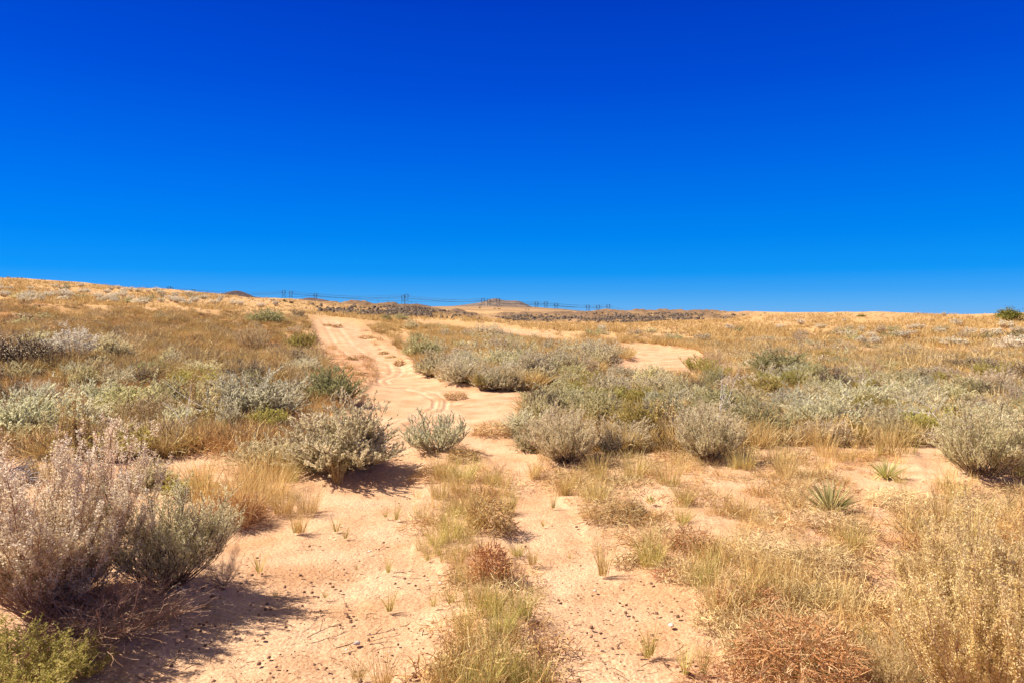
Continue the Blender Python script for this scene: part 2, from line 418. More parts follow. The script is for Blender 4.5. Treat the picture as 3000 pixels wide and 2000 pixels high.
# ------------------------------------------------------------------ plants (unit size: 1 wide, 1 tall)
def shrub_parts(zlo=0.16, plume=0.0, wand=0.0, hthin=0.9, main=26, sec=14, leaf=26, ll=0.048, lw=0.0115, spread=1.15, stem_r=0.007, heads=0, twigs=0, leafspread=0.6, lo=0.3, lumps=0.2,
                wood='wood', leafm='sage_olive', headm='fluff', head_n=14, head_r=0.03, up=0.55, secl=(0.12, 0.30), hsize=0.012, ragged=0.3, headz=0.35, sd=0.75):
    th = np.arccos(1 - rnd(main) ** 0.75 * (1 - math.cos(spread)))
    ph = rnd(main) * 2 * math.pi
    lump = 1 + lumps * (np.sin(ph * 2 + rnd() * 6) * 0.5 + np.sin(ph * 3 + rnd() * 6) * 0.5) * np.sin(th)
    ln = (1 - ragged * rnd(main)) * lump
    end = np.stack([0.5 * np.sin(th) / math.sin(min(spread, 1.57)) * np.cos(ph) * ln, 0.5 * np.sin(th) / math.sin(min(spread, 1.57)) * np.sin(ph) * ln, (np.cos(th) * (0.98 - zlo) + zlo) * ln], 1)
    b0 = np.stack([rng.normal(size=main) * 0.03, rng.normal(size=main) * 0.03, np.full(main, -0.03)], 1)
    c = np.stack([end[:, 0] * 0.62, end[:, 1] * 0.62, end[:, 2] * 0.25], 1) + rng.normal(size=(main, 3)) * 0.03
    P = bez(b0, c, end, 6)
    P[:, 1:-1] += rng.normal(size=(main, 4, 3)) * 0.012
    W = MB(); W.tubes(P, np.linspace(1, 0.3, 6)[None] * stem_r * (0.6 + 0.9 * rnd(main, 1)))
    # side branches
    n = main * sec
    i = np.repeat(np.arange(main), sec); t = lo + (1 - lo) * rnd(n) ** 0.8
    f = t * 5; k = np.minimum(f.astype(int), 4); fr = (f - k)[:, None]
    S = P[i, k] * (1 - fr) + P[i, k + 1] * fr
    tan = nrm(P[i, k + 1] - P[i, k])
    d = nrm(tan * 0.75 + np.array([0, 0, up]) + sph(n) * sd)
    l = (secl[0] + (secl[1] - secl[0]) * rnd(n))[:, None] * (1.15 - 0.5 * t[:, None])
    e = S + d * l; mid = S + nrm(d * 0.8 + sph(n) * 0.35) * l * 0.5
    B = bez(S, mid, e, 4)
    W.ribbons(B, np.linspace(1, 0.4, 4)[None] * stem_r * 0.75 * np.ones((n, 1)))
    if twigs:
        n2 = n * twigs; i2 = np.repeat(np.arange(n), twigs); t2 = rnd(n2) * 0.9 + 0.1
        q = t2 * 3; k2 = np.minimum(q.astype(int), 2); f2 = (q - k2)[:, None]
        S2 = B[i2, k2] * (1 - f2) + B[i2, k2 + 1] * f2
        d2 = nrm(d[i2] + sph(n2) * 0.7 + np.array([0, 0, 0.25])); l2 = (0.04 + 0.09 * rnd(n2))[:, None]
        W.ribbons(bez(S2, S2 + d2 * l2 * 0.5 + sph(n2) * 0.012, S2 + d2 * l2, 3), np.ones((n2, 3)) * stem_r * 0.35)
    Lf = MB()
    if leaf:
        n3 = n * leaf; i3 = np.repeat(np.arange(n), leaf); t3 = plume + (1 - plume) * rnd(n3)
        q = t3 * 3; k3 = np.minimum(q.astype(int), 2); f3 = (q - k3)[:, None]
        S3 = B[i3, k3] * (1 - f3) + B[i3, k3 + 1] * f3
        dd = nrm(B[i3, k3 + 1] - B[i3, k3])
        D3 = nrm(dd + sph(n3) * leafspread + np.array([0, 0, 0.12]))
        bt = np.clip(rnd(n)[i3] * 0.55 + rnd(n3) * 0.5, 0, 1)
        Lf.leaves(S3, D3, ll * (0.6 + 0.7 * rnd(n3)), lw * (0.7 + 0.6 * rnd(n3)), bt)
    Hd = MB()
    if heads:
        sel = np.where(t > 1 - heads)[0]; sel = sel[e[sel, 2] > headz]
        m = len(sel); n4 = m * head_n
        C = np.repeat(e[sel], head_n, 0) + (np.repeat(d[sel], head_n, 0) * (rnd(n4, 1) - 0.7) * head_r * 2.6 if not wand else -np.repeat(e[sel] - S[sel], head_n, 0) * (rnd(n4, 1) ** 1.4) * wand) + rng.normal(size=(n4, 3)) * head_r * 0.45
        Hd.leaves(C, sph(n4) + np.array([0, 0, .5]), hsize * (0.6 + 0.9 * rnd(n4)), hsize * hthin, np.clip(np.repeat(rnd(m), head_n) * 0.5 + rnd(n4) * 0.55, 0, 1))
    out = [('branches', W.mesh('branches', M[wood]))]
    if leaf: out.append(('foliage', Lf.mesh('foliage', M[leafm])))
    if heads: out.append(('flower_heads', Hd.mesh('flower_heads', M[headm])))
    return out

def tuft_arrays(n=60, r=0.12, h=0.4, w=0.006, lean=0.5, k=4, heads=0.0, curl=0.5):
    """blades of a grass clump -> centre lines, widths"""
    ph = rnd(n) * 2 * math.pi; rr = r * np.sqrt(rnd(n))
    b = np.stack([rr * np.cos(ph), rr * np.sin(ph), np.full(n, -0.02)], 1)
    ph2 = ph + rng.normal(size=n) * 0.5
    le = lean * (0.15 + rnd(n)); hh = h * (0.45 + 0.6 * rnd(n))
    tip = b + np.stack([np.cos(ph2) * le * hh, np.sin(ph2) * le * hh, hh * (1 - 0.25 * le)], 1)
    mid = b + (tip - b) * 0.5 * np.array([1 - curl * 0.7, 1 - curl * 0.7, 1.15])
    P = bez(b, mid, tip, k)
    W = w * np.linspace(1, 0.25, k)[None] * (0.7 + 0.6 * rnd(n, 1))
    return P, W
def mound_arrays(n=260, r=0.5, h=0.35, l=0.25, w=0.004, k=4, up=0.6, wig=0.05):
    """a low tangle of curving twigs inside a flattened dome"""
    ph = rnd(n) * 2 * math.pi; rr = r * np.sqrt(rnd(n)) * 0.8
    top = h * np.sqrt(np.maximum(0, 1 - (rr / r) ** 2))
    b = np.stack([rr * np.cos(ph), rr * np.sin(ph), top * rnd(n) * 0.75 - 0.01], 1)
    out = np.stack([np.cos(ph), np.sin(ph), np.zeros(n)], 1)
    d = nrm(sph(n) * 0.8 + out * 0.5 + np.array([0, 0, up]))
    L = (l * (0.5 + 0.8 * rnd(n)))[:, None]
    P = bez(b, b + d * L * 0.5 + sph(n) * wig, b + d * L + sph(n) * wig * 0.6, k)
    P[:, :, 2] = np.maximum(P[:, :, 2], -0.01)
    return P, w * np.linspace(1, 0.5, k)[None] * np.ones((n, 1))

LIB = {}
def lib(key, fn):
    if key not in LIB: LIB[key] = fn()
    return LIB[key]
KINDS = {
 'sage_broad':  dict(main=150, sec=10, leaf=34, leafm='sage_olive', zlo=0.06, spread=1.54, lo=0.08, lumps=0.25, ragged=0.45, secl=(0.14, 0.30), leafspread=0.55, plume=0.2, sd=0.6, stem_r=0.004, ll=0.034, lw=0.0088),
 'sage_fan':    dict(main=120, sec=11, leaf=22, leafm='sage_olive', wood='wood', spread=1.38, lumps=0.4, lo=0.35, sd=0.42, up=0.8, ll=0.032, lw=0.008, secl=(0.14, 0.30), ragged=0.45, stem_r=0.0045),   # name -> keyword arguments
 'sage_olive':  dict(main=92, sec=9, leaf=38, leafm='sage_olive', zlo=0.08, spread=1.52, lo=0.14, ragged=0.5, secl=(0.16, 0.36), leafspread=0.48, plume=0.25, stem_r=0.0045, ll=0.040, lw=0.0115),
 'sage_silver': dict(main=92, sec=9, leaf=38, leafm='sage_silver', lo=0.12, zlo=0.08, spread=1.52, lumps=0.5, ragged=0.5, secl=(0.16, 0.36), leafspread=0.48, plume=0.25, stem_r=0.0045, ll=0.040, lw=0.0115),
 'sage_green':  dict(main=92, sec=9, leaf=38, leafm='sage_green', zlo=0.08, spread=1.52, lo=0.14, ragged=0.5, secl=(0.16, 0.36), leafspread=0.48, plume=0.25, stem_r=0.0045, ll=0.040, lw=0.0115),
 'sage_grey':   dict(main=92, sec=9, leaf=24, leafm='sage_grey', twigs=2, wood='wood', zlo=0.08, spread=1.52, lo=0.14, ll=0.04, ragged=0.5, secl=(0.16, 0.36), leafspread=0.48, plume=0.25, stem_r=0.0045, lw=0.0115),
 'sage_dark':   dict(main=92, sec=9, leaf=38, leafm='sage_dark', zlo=0.08, spread=1.52, lo=0.12, ll=0.035, ragged=0.5, secl=(0.16, 0.36), leafspread=0.48, plume=0.25, stem_r=0.0045, lw=0.0115),
 'sage_round':  dict(main=60, sec=10, leaf=24, leafm='sage_silver', spread=1.3, lumps=0.1, ragged=0.12, leafspread=0.3, ll=0.05, up=0.9),
 'twiggy':      dict(main=40, sec=14, leaf=3, leafm='sage_grey', twigs=4, wood='greytwig_w', spread=1.15, ll=0.03, stem_r=0.008),
 'twiggy_dark': dict(main=44, sec=14, leaf=4, leafm='sage_grey', twigs=4, wood='wood_dark', spread=1.3, ll=0.03, stem_r=0.009),
 'white_head':  dict(main=34, sec=12, leaf=5, leafm='sage_grey', twigs=1, wood='wood_tan', spread=1.2, heads=0.7, headm='fluff_white', head_n=12, hsize=0.028, head_r=0.04),
 'yellow':      dict(main=40, sec=10, leaf=24, leafm='yellow_leaf', spread=1.2, lumps=0.1, ragged=0.15, leafspread=0.4, up=0.9, wood='wood'),
 'yellowgreen': dict(main=34, sec=12, leaf=22, leafm='yellowgreen', spread=1.1, leafspread=0.5),
 'weed':        dict(main=40, sec=9, leaf=26, leafm='weed_green', spread=1.4, ll=0.06, lw=0.016, wood='wood_tan', leafspread=0.9),
}
M['greytwig_w'] = M['greytwig']
VARS = {}
def plant_lib(kind, v, far=False):
    def mk():
        global rng
        k = dict(KINDS[kind])
        keep = rng
        rng = np.random.default_rng(abs(hash((len(kind) * 7 + sum(map(ord, kind)), v, far))) % 2**31)
        if far:
            k['main'] = 30; k['sec'] = 6; k['leaf'] = max(3, k.get('leaf', 20) // 3); k['lw'] = 0.022; k['ll'] = 0.07; k['stem_r'] = 0.012
            if 'twigs' in k: k['twigs'] = 2
            if 'heads' in k: k['head_n'] = 6; k['hsize'] = 0.05
        r = shrub_parts(**k)
        rng = keep
        return r
    return lib((kind, v, far), mk)

# ------------------------------------------------------------------ objects
def tag(o, label, cat, group=None, kind=None):
    if label: o['label'] = label
    if cat: o['category'] = cat
    if group: o['group'] = group
    if kind: o['kind'] = kind
    return o
def obj(name, me, parent=None):
    o = bpy.data.objects.new(name, me); COL.objects.link(o)
    if parent is not None: o.parent = parent
    return o
PROTO = {}
def place(kind, name, px, py, w, h, label, cat='shrub', group=None, v=None, rz=None, far=False, tilt=0.0, pos=None):
    """first one of a kind is built, the rest are copies of it with copies of their parts"""
    p = pos if pos is not None else gp(px, py)
    v = R.randrange(3) if v is None else v
    key = (kind, v, far)
    if key not in PROTO:
        r = bpy.data.objects.new(name, None); r.empty_display_size = 0.2
        kids = []
        for nm, me in plant_lib(kind, v, far):
            c = bpy.data.objects.new(nm, me); c.parent = r; kids.append(c)
        PROTO[key] = (r, kids)
        COL.objects.link(r)
        for c in kids: COL.objects.link(c)
    else:
        r0, k0 = PROTO[key]
        r = r0.copy(); r.name = name; COL.objects.link(r)
        for k in ('group', 'kind'):
            if k in r: del r[k]
        for c0 in k0:
            c = c0.copy(); COL.objects.link(c); c.parent = r
    r.location = (p[0], p[1], p[2] - 0.01)
    r.scale = (w, w, h)
    r.rotation_euler = (R.uniform(-0.06, 0.06) + tilt, R.uniform(-0.06, 0.06), R.uniform(0, 6.28) if rz is None else rz)
    tag(r, label, cat, group)
    return r
def px_size(px, py, wpx, hpx):
    p = gp(px, py); s = p[1] / F
    return p, wpx * s, hpx * s

# ------------------------------------------------------------------ hero plants, one by one
HERO = [  # kind, name, base px, base py, width px, height px, label, category, short landmark phrase, extra
 ('sage_broad', 'sagebrush', 1000, 1385, 370, 215, 'broad feathery olive-grey sagebrush spreading beside the sandy track', 'sagebrush', 'the broad track-side sagebrush', {'v': 0}),
 ('sage_olive', 'sagebrush', 790, 1372, 190, 110, 'low pale sagebrush wing leaning out beside the broad track-side sagebrush', 'sagebrush', None, {'v': 1}),
 ('sage_round', 'sagebrush', 1278, 1322, 172, 118, 'round dense blue-grey sagebrush standing where the two wheel tracks part', 'sagebrush', 'the round blue-grey sagebrush', {'v': 0}),
 ('sage_silver', 'sagebrush', 748, 1242, 225, 150, 'drooping silver sagebrush mound behind the broad sagebrush, dark hollow under it', 'sagebrush', 'the drooping silver sagebrush', {'v': 0}),
 ('sage_dark', 'sagebrush', 975, 1188, 175, 112, 'dark grey-green sagebrush on the bank above the wash bend', 'sagebrush', 'the dark sagebrush above the wash', {'v': 0}),
 ('sage_green', 'sagebrush', 385, 1225, 180, 95, 'fan-shaped grey-green sagebrush above the green and gold weeds', 'sagebrush', 'the fan-shaped sagebrush', {'v': 0}),
 ('sage_silver', 'sagebrush', 40, 1290, 210, 165, 'bluish silver sagebrush clump at the picture edge above the bleached twigs', 'sagebrush', 'the edge sagebrush clump', {'v': 1}),
 ('sage_silver', 'sagebrush', 225, 1275, 170, 105, 'silver-green sagebrush between the tall seed stalks and the edge clump', 'sagebrush', None, {'v': 2}),
 ('twiggy_dark', 'dry_shrub', 65, 1085, 200, 105, 'dark bare-twigged shrub at the edge beside the white-plumed shrub', 'shrub', 'the dark bare-twigged shrub', {'v': 0}),
 ('white_head', 'rabbitbrush', 205, 1070, 130, 105, 'white-plumed rabbitbrush with dark twigs below, on the brown slope', 'rabbitbrush', 'the white-plumed rabbitbrush', {'v': 0}),
 ('sage_olive', 'sagebrush', 325, 1055, 120, 75, 'soft olive sagebrush right beside the white-plumed rabbitbrush', 'sagebrush', None, {'v': 2}),
 ('sage_silver', 'sagebrush', 512, 1083, 62, 52, 'small round silver sagebrush alone on the brown grass slope', 'sagebrush', 'the small round silver sagebrush', {'v': 2}),
 ('sage_dark', 'sagebrush', 420, 1105, 120, 46, 'low spreading dark blue-green sagebrush below the small round silver one', 'sagebrush', None, {'v': 1}),
 ('twiggy', 'rabbitbrush', 733, 1028, 100, 80, 'vase-shaped pinkish bare-stemmed rabbitbrush on the brown slope', 'rabbitbrush', 'the vase-shaped rabbitbrush', {'v': 0}),
 ('sage_dark', 'sagebrush', 775, 945, 100, 45, 'wide grey-green shrub high on the brown slope near the road top', 'sagebrush', 'the wide slope-top shrub', {'v': 2}),
 ('twiggy_dark', 'dry_shrub', 872, 931, 38, 25, 'little grey twiggy shrub beside the wide slope-top shrub', 'shrub', None, {'v': 1}),
 ('yellowgreen', 'rabbitbrush', 885, 1032, 88, 62, 'yellow-green rounded rabbitbrush on the bank beside the upper road', 'rabbitbrush', 'the yellow-green road bank rabbitbrush', {'v': 0}),
 ('sage_grey', 'sagebrush', 893, 1090, 95, 52, 'grey sagebrush on the bank just below the yellow-green rabbitbrush', 'sagebrush', None, {'v': 0}),
 ('sage_green', 'sagebrush', 1236, 1048, 122, 72, 'dense dark green sagebrush dome on the bank facing the road', 'sagebrush', 'the dark green bank sagebrush', {'v': 1}),
 ('sage_olive', 'sagebrush', 1275, 1100, 120, 78, 'olive sagebrush at the corner of the wash, below the dark green dome', 'sagebrush', None, {'v': 0}),
 ('sage_grey', 'sagebrush', 1345, 1128, 150, 90, 'silver-grey sagebrush mass with dark underside on the wash bank', 'sagebrush', 'the silver-grey wash bank sagebrush', {'v': 1}),
 ('sage_grey', 'sagebrush', 1440, 1140, 110, 85, 'greyish sagebrush on the wash bank, next to the silver-grey mass', 'sagebrush', None, {'v': 2}),
 ('yellowgreen', 'sagebrush', 1412, 1143, 62, 52, 'small pale green rounded shrub in front of the wash bank sagebrush', 'sagebrush', None, {'v': 1}),
 ('sage_olive', 'sagebrush', 1500, 1143, 85, 66, 'tan upright shrub hanging over the end of the wash bank', 'sagebrush', 'the tan wash bank shrub', {'v': 2}),
 ('sage_grey', 'sagebrush', 1565, 1122, 120, 110, 'tall grey-mauve sagebrush behind the tan wash bank shrub', 'sagebrush', None, {'v': 0}),
 ('sage_olive', 'sagebrush', 1655, 1095, 120, 72, 'tan-green sagebrush between the mauve sagebrush and the sand patch', 'sagebrush', None, {'v': 1}),
 ('sage_grey', 'sagebrush', 1755, 1072, 130, 88, 'big rounded grey sagebrush beside the bare sand patch', 'sagebrush', 'the rounded grey sagebrush by the sand patch', {'v': 1}),
 ('sage_grey', 'sagebrush', 1700, 1040, 130, 50, 'grey sagebrush just behind the rounded one by the sand patch', 'sagebrush', None, {'v': 2}),
 ('sage_grey', 'sagebrush', 1430, 985, 80, 40, 'small grey-white shrub beside the thin sand strip', 'sagebrush', None, {'v': 2}),
 ('sage_olive', 'sagebrush', 1205, 965, 45, 32, 'small olive shrub on the knoll above the dark green dome', 'sagebrush', None, {'v': 0}),
 ('sage_dark', 'sagebrush', 1133, 938, 36, 20, 'low bright green shrub on the grassy knoll behind the road', 'sagebrush', 'the bright green knoll shrub', {'v': 1}),
 ('sage_green', 'sagebrush', 1175, 937, 40, 22, 'yellowish green shrub beside the bright green knoll shrub', 'sagebrush', None, {'v': 2}),
 ('twiggy', 'rabbitbrush', 2088, 1092, 95, 72, 'bare fan-shaped pinkish shrub at the edge of the bare sand patch', 'shrub', 'the bare fan shrub by the sand patch', {'v': 1}),
 ('twiggy', 'rabbitbrush', 2150, 1105, 80, 55, 'darker bare shrub tucked behind the fan-shaped pinkish one', 'shrub', None, {'v': 2}),
 ('sage_dark', 'saltbush', 2280, 1098, 200, 85, 'long dark green saltbush dome with grey wood showing at its foot', 'saltbush', 'the long dark green saltbush', {'v': 1}),
 ('yellow', 'rabbitbrush', 2420, 1062, 60, 34, 'ochre yellow shrub behind the long dark green saltbush', 'rabbitbrush', None, {'v': 1}),
 ('twiggy_dark', 'dry_shrub', 2435, 1100, 90, 35, 'dark low dead shrub on reddish soil beside the long saltbush', 'shrub', None, {'v': 2}),
 ('twiggy', 'dry_shrub', 2550, 1115, 70, 70, 'thin bare shrub of upright dark twigs above the sage thicket', 'shrub', 'the thin bare upright shrub', {'v': 0}),
 ('twiggy_dark', 'dry_shrub', 2935, 1112, 170, 58, 'grey-purple bare shrub mound near the picture edge', 'shrub', 'the grey-purple edge mound', {'v': 1}),
 ('sage_dark', 'saltbush', 2830, 1175, 110, 72, 'deep green leafy shrub below the grey-purple edge mound', 'saltbush', 'the deep green leafy shrub', {'v': 0}),
 ('sage_green', 'sagebrush', 1625, 1200, 165, 85, 'olive green sagebrush at the near corner of the wash, twisted wood showing', 'sagebrush', 'the wash corner sagebrush', {'v': 2}),
 ('sage_green', 'sagebrush', 1755, 1245, 150, 115, 'thick feathery green-grey sagebrush in front of the wash corner one', 'sagebrush', None, {'v': 0}),
 ('sage_grey', 'sagebrush', 1790, 1175, 150, 90, 'mauve-grey sagebrush in the thicket behind the wash corner sagebrush', 'sagebrush', None, {'v': 0}),
 ('sage_fan', 'sagebrush', 1650, 1350, 215, 165, 'big grey twiggy sagebrush at the front of the thicket beside the track', 'sagebrush', 'the big grey track-side sagebrush', {'v': 1}),
 ('sage_olive', 'sagebrush', 1560, 1320, 120, 90, 'drab brownish sagebrush leaning on the big grey track-side one', 'sagebrush', None, {'v': 0}),
 ('twiggy_dark', 'dry_shrub', 1790, 1335, 90, 80, 'dark withered shrub between the big grey sagebrush and the yellow-green one', 'shrub', None, {'v': 0}),
 ('yellowgreen', 'sagebrush', 1865, 1290, 150, 125, 'bright yellow-green sagebrush in the heart of the thicket', 'sagebrush', 'the bright yellow-green sagebrush', {'v': 0}),
 ('sage_green', 'sagebrush', 1960, 1250, 150, 100, 'grey-green sagebrush behind the bright yellow-green one', 'sagebrush', None, {'v': 1}),
 ('sage_fan', 'sagebrush', 2075, 1340, 215, 165, 'big vase-shaped sagebrush with dark fanned stems at the thicket front', 'sagebrush', 'the big vase-shaped sagebrush', {'v': 1}),
 ('sage_green', 'sagebrush', 2210, 1270, 170, 120, 'leafy green-grey sagebrush beside the big vase-shaped one', 'sagebrush', None, {'v': 2}),
 ('sage_silver', 'sagebrush', 2400, 1265, 190, 125, 'bright silver-green sagebrush with swept plumes in the thicket', 'sagebrush', 'the bright silver-green sagebrush', {'v': 1}),
 ('sage_silver', 'sagebrush', 2500, 1200, 160, 85, 'swept silver sagebrush just behind the bright silver-green one', 'sagebrush', None, {'v': 0}),
 ('sage_silver', 'sagebrush', 2540, 1245, 110, 70, 'whitish grey sagebrush against the pile of bleached branches', 'sagebrush', None, {'v': 2}),
 ('yellow', 'rabbitbrush', 2497, 1290, 105, 48, 'flat-topped bright yellow rabbitbrush in front of the silver-green sagebrush', 'rabbitbrush', 'the bright yellow rabbitbrush', {'v': 0}),
 ('sage_fan', 'sagebrush', 2880, 1412, 300, 215, 'huge fan-shaped olive sagebrush at the picture edge above the yuccas', 'sagebrush', 'the huge fan sagebrush', {'v': 1}),
 ('sage_fan', 'sagebrush', 3010, 1395, 200, 190, 'dark-centred sagebrush cut by the picture edge behind the huge fan one', 'sagebrush', None, {'v': 2}),
 ('yellow', 'rabbitbrush', 563, 1318, 46, 46, 'small round bright yellow-green bush standing alone on sand', 'rabbitbrush', 'the small round yellow bush', {'v': 2}),
 ('yellowgreen', 'rabbitbrush', 355, 1345, 170, 95, 'golden-green bushy weed with a rusty foot behind the pale seed heads', 'weed', 'the golden-green weed', {'v': 2}),
 ('sage_olive', 'sagebrush', 425, 1425, 140, 80, 'soft pale green sagebrush peeping out behind the big seedy rabbitbrush', 'sagebrush', None, {'v': 0}),
 ('weed', 'leafy_weed', 540, 1450, 130, 62, 'low leafy green weed on the sand behind the foreground bushes', 'weed', 'the low leafy green weed', {'v': 0}),
 ('yellowgreen', 'leafy_weed', 210, 1340, 150, 60, 'low yellow-green weed at the foot of the tall seed stalks', 'weed', None, {'v': 1}),
 ('sage_grey', 'sagebrush', 470, 1290, 150, 60, 'broken-down grey sagebrush with pale fallen branches', 'sagebrush', None, {'v': 2}),
 ('sage_silver', 'sagebrush', 1995, 1195, 120, 60, 'pale green sagebrush in the thicket under the bare fan shrub', 'sagebrush', None, {'v': 2}),
]
for k in HERO:
    pass
# small mounds of sand caught by the bigger shrubs
for (kd, nm, px, py, wpx, hpx, lb, ct, lm, ex) in HERO:
    p, w, h = px_size(px, py, wpx, hpx)
    if w > 0.9 and p[1] < 20: BUMPS.append((p[0], p[1], w * 0.45, 0.05 + 0.03 * R.random()))
LEFT_MOUND = gp(300, 1830)
BUMPS.append((gp(480, 1760)[0] - 0.1, gp(480, 1760)[1], 0.55, 0.10))
BUMPS.append((gp(250, 1880)[0], gp(250, 1880)[1] - 0.1, 0.8, 0.07))
b1 = gp(582, 1806); b2 = gp(396, 1876)
BUMPS.append((b1[0], b1[1], 0.040, -0.13)); BUMPS.append((b2[0], b2[1], 0.026, -0.09))
BUMPS.append((gp(1450, 1850)[0], gp(1450, 1850)[1], 0.35, 0.06))

# ------------------------------------------------------------------ the ground, one sheet out to the horizon
TRACKS = [
 [(948, 935), (966, 970), (988, 1005), (1030, 1038), (1085, 1060), (1125, 1080)],
 [(985, 938), (1005, 968), (1032, 1000), (1076, 1030), (1125, 1048), (1140, 1052)],
 [(1310, 1195), (1400, 1178), (1500, 1166), (1600, 1145)],
 [(1140, 1052), (1150, 1075), (1142, 1088), (1108, 1105), (1112, 1120), (1170, 1132), (1240, 1150), (1275, 1170), (1272, 1190), (1235, 1210), (1180, 1228), (1120, 1250)],
 [(1172, 1058), (1180, 1076), (1165, 1092), (1130, 1108), (1140, 1120), (1205, 1130), (1280, 1148), (1310, 1170), (1305, 1195), (1262, 1215), (1215, 1232), (1160, 1255)],
]
def track_field(px, py):
    best = np.full(px.shape, 1e9)
    for T in TRACKS:
        for (x1, y1), (x2, y2) in zip(T[:-1], T[1:]):
            dx, dy = x2 - x1, (y2 - y1) * 3.0
            t = np.clip(((px - x1) * dx + (py - y1) * 3.0 * dy) / (dx * dx + dy * dy), 0, 1)
            d = np.hypot(px - x1 - t * dx, (py - y1) * 3.0 - t * dy)
            best = np.minimum(best, d)
    return best
def build_ground():
    az_f = np.linspace(-math.radians(44), math.radians(44), 1150)
    az_c = np.linspace(math.radians(44), math.radians(316), 110)[1:-1]
    az = np.concatenate([az_f, az_c])
    inv = np.linspace(1 / 2.2, 1 / 70.0, 560)
    r = np.concatenate([np.array([0.02, 0.4, 0.9, 1.3, 1.6, 1.9]), 1 / inv, np.geomspace(72, 260, 130), np.geomspace(270, 9000, 70)])
    A, Rr = np.meshgrid(az, r)
    X = np.sin(A) * Rr; Y = np.cos(A) * Rr
    Z = H(X, Y)
    front = (Y > 1.0) & (np.abs(A) < 0.9)
    px, py = pic(X, Y, Z)
    px = np.where(front, px, 0); py = np.where(front, py, 3000)
    near = front & (Rr < 75)
    b = np.zeros(X.shape)
    b[near] = bare(px[near], py[near])
    # soften
    for _ in range(14):
        b[1:-1, 1:-1] = (b[1:-1, 1:-1] * 2 + b[2:, 1:-1] + b[:-2, 1:-1] + b[1:-1, 2:] + b[1:-1, :-2]) / 6
    # small relief: crumbs, footprints, hummocks where plants stand
    hum = fbm(X * 3.2, Y * 3.2, 31, 4) - 0.5
    Z = Z + hum * (0.03 + 0.03 * (1 - b)) * (1 - ss(20, 40, Rr))
    Z = Z - 0.02 * b * (1 - ss(30, 60, Rr))
    fine = fbm(X * 14, Y * 14, 41, 3) - 0.5
    Z = Z + fine * 0.009 * (1 - ss(6, 12, Rr))
    foot = fbm(X * 6.5, Y * 6.5, 51, 2); Z = Z - 0.007 * ss(0.58, 0.78, foot) * b * (1 - ss(9, 14, Rr))
    rip = fbm(X * 1.3 + 5, Y * 1.3, 61, 5)
    tf = np.full(X.shape, 1e9)
    sel = front & (Rr > 10) & (Rr < 75)
    tf[sel] = track_field(px[sel], py[sel])
    trk = np.exp(-(tf / 6.0) ** 2); edge = np.exp(-((tf - 11) / 4.0) ** 2)
    Z = Z + (-0.014 * trk + 0.011 * edge) * b - 0.14 * b * ss(17, 26, Rr)
    # rock band relief
    band1 = front * ss(108, 130, Y) * (1 - ss(150, 165, Y)) * ss(900, 1000, px) * (1 - ss(1380, 1430, px))
    band2 = front * ss(118, 138, Y) * (1 - ss(188, 205, Y)) * ss(1370, 1500, px) * (1 - ss(2050, 2300, px))
    band = np.clip(band1 + band2, 0, 1)
    rn = fbm(X * 0.35, Y * 0.2, 71, 4)
    Z = Z + band * (rn - 0.5) * 2.2
    # colours of the soil itself
    sand = np.array([.685, .45, .285]); red = np.array([.58, .345, .205]); gold = np.array([.62, .41, .19]); brown = np.array([.46, .27, .12]); litter = np.array([.56, .38, .23])
    C = np.empty(X.shape + (3,)); C[:] = sand
    def mixc(C, col, f): return C * (1 - f[..., None]) + col * f[..., None]
    C = mixc(C, red, 0.55 * ss(0.50, 0.72, rip) * (0.35 + 0.65 * ss(9, 16, Rr)))
    C = mixc(C, litter, (1 - b) * 0.45 * ss(0.38, 0.62, fbm(X * 2.2, Y * 2.2, 81, 4)))
    far = ss(24, 60, Rr) * (1 - b)
    n2 = fbm(X * 0.25, Y * 0.12, 91, 4)
    C = mixc(C, gold, far * (0.55 + 0.4 * ss(0.3, 0.6, n2)))
    leftb = front * ss(1150, 800, px) * (1 - ss(55, 75, Rr)) * ss(14, 22, Rr) * (1 - b)
    C = mixc(C, brown, leftb * 0.55 * ss(0.3, 0.6, n2))
    bandb = front * ss(44, 50, Rr) * (1 - ss(54, 60, Rr)) * ss(1000, 800, px)
    C = mixc(C, brown, bandb * 0.6)
    BANK = [(930, 990), (1000, 1020), (1080, 1045), (1108, 1080), (1100, 1110), (1065, 1150), (1060, 1190), (1010, 1100), (940, 1045)]
    bk = np.zeros(X.shape); bk[near] = inpoly(px[near], py[near], BANK)
    for _ in range(8): bk[1:-1, 1:-1] = (bk[1:-1, 1:-1] * 2 + bk[2:, 1:-1] + bk[:-2, 1:-1] + bk[1:-1, 2:] + bk[1:-1, :-2]) / 6
    C = mixc(C, red, bk * (0.35 + 0.5 * ss(.4, .6, fbm(X * 1.5, Y * 0.8, 131, 4))))
    Z = Z + 0.05 * bk
    C = mixc(C, np.array([.78, .54, .37]), trk * b * 0.5)
    C = mixc(C, red, edge * b * 0.45)
    C = mixc(C, np.array([.19, .13, .09]), band * (0.4 + 0.5 * ss(0.36, 0.56, rn)))
    plain = ss(250, 500, Rr)
    C = mixc(C, np.array([.43, .30, .17]), plain * 0.8)
    streak = fbm(X * 0.012, Y * 0.02, 101, 5)
    C = mixc(C, np.array([.26, .17, .10]), plain * 0.7 * ss(0.45, 0.7, streak))
    nr, na = X.shape
    V = np.stack([X, Y, Z], -1).reshape(-1, 3)
    i = np.arange(nr - 1)[:, None]; j = np.arange(na)[None]; j2 = (j + 1) % na
    Q = np.stack([i * na + j, i * na + j2, (i + 1) * na + j2, (i + 1) * na + j], -1).reshape(-1, 4)
    me = bpy.data.meshes.new('ground')
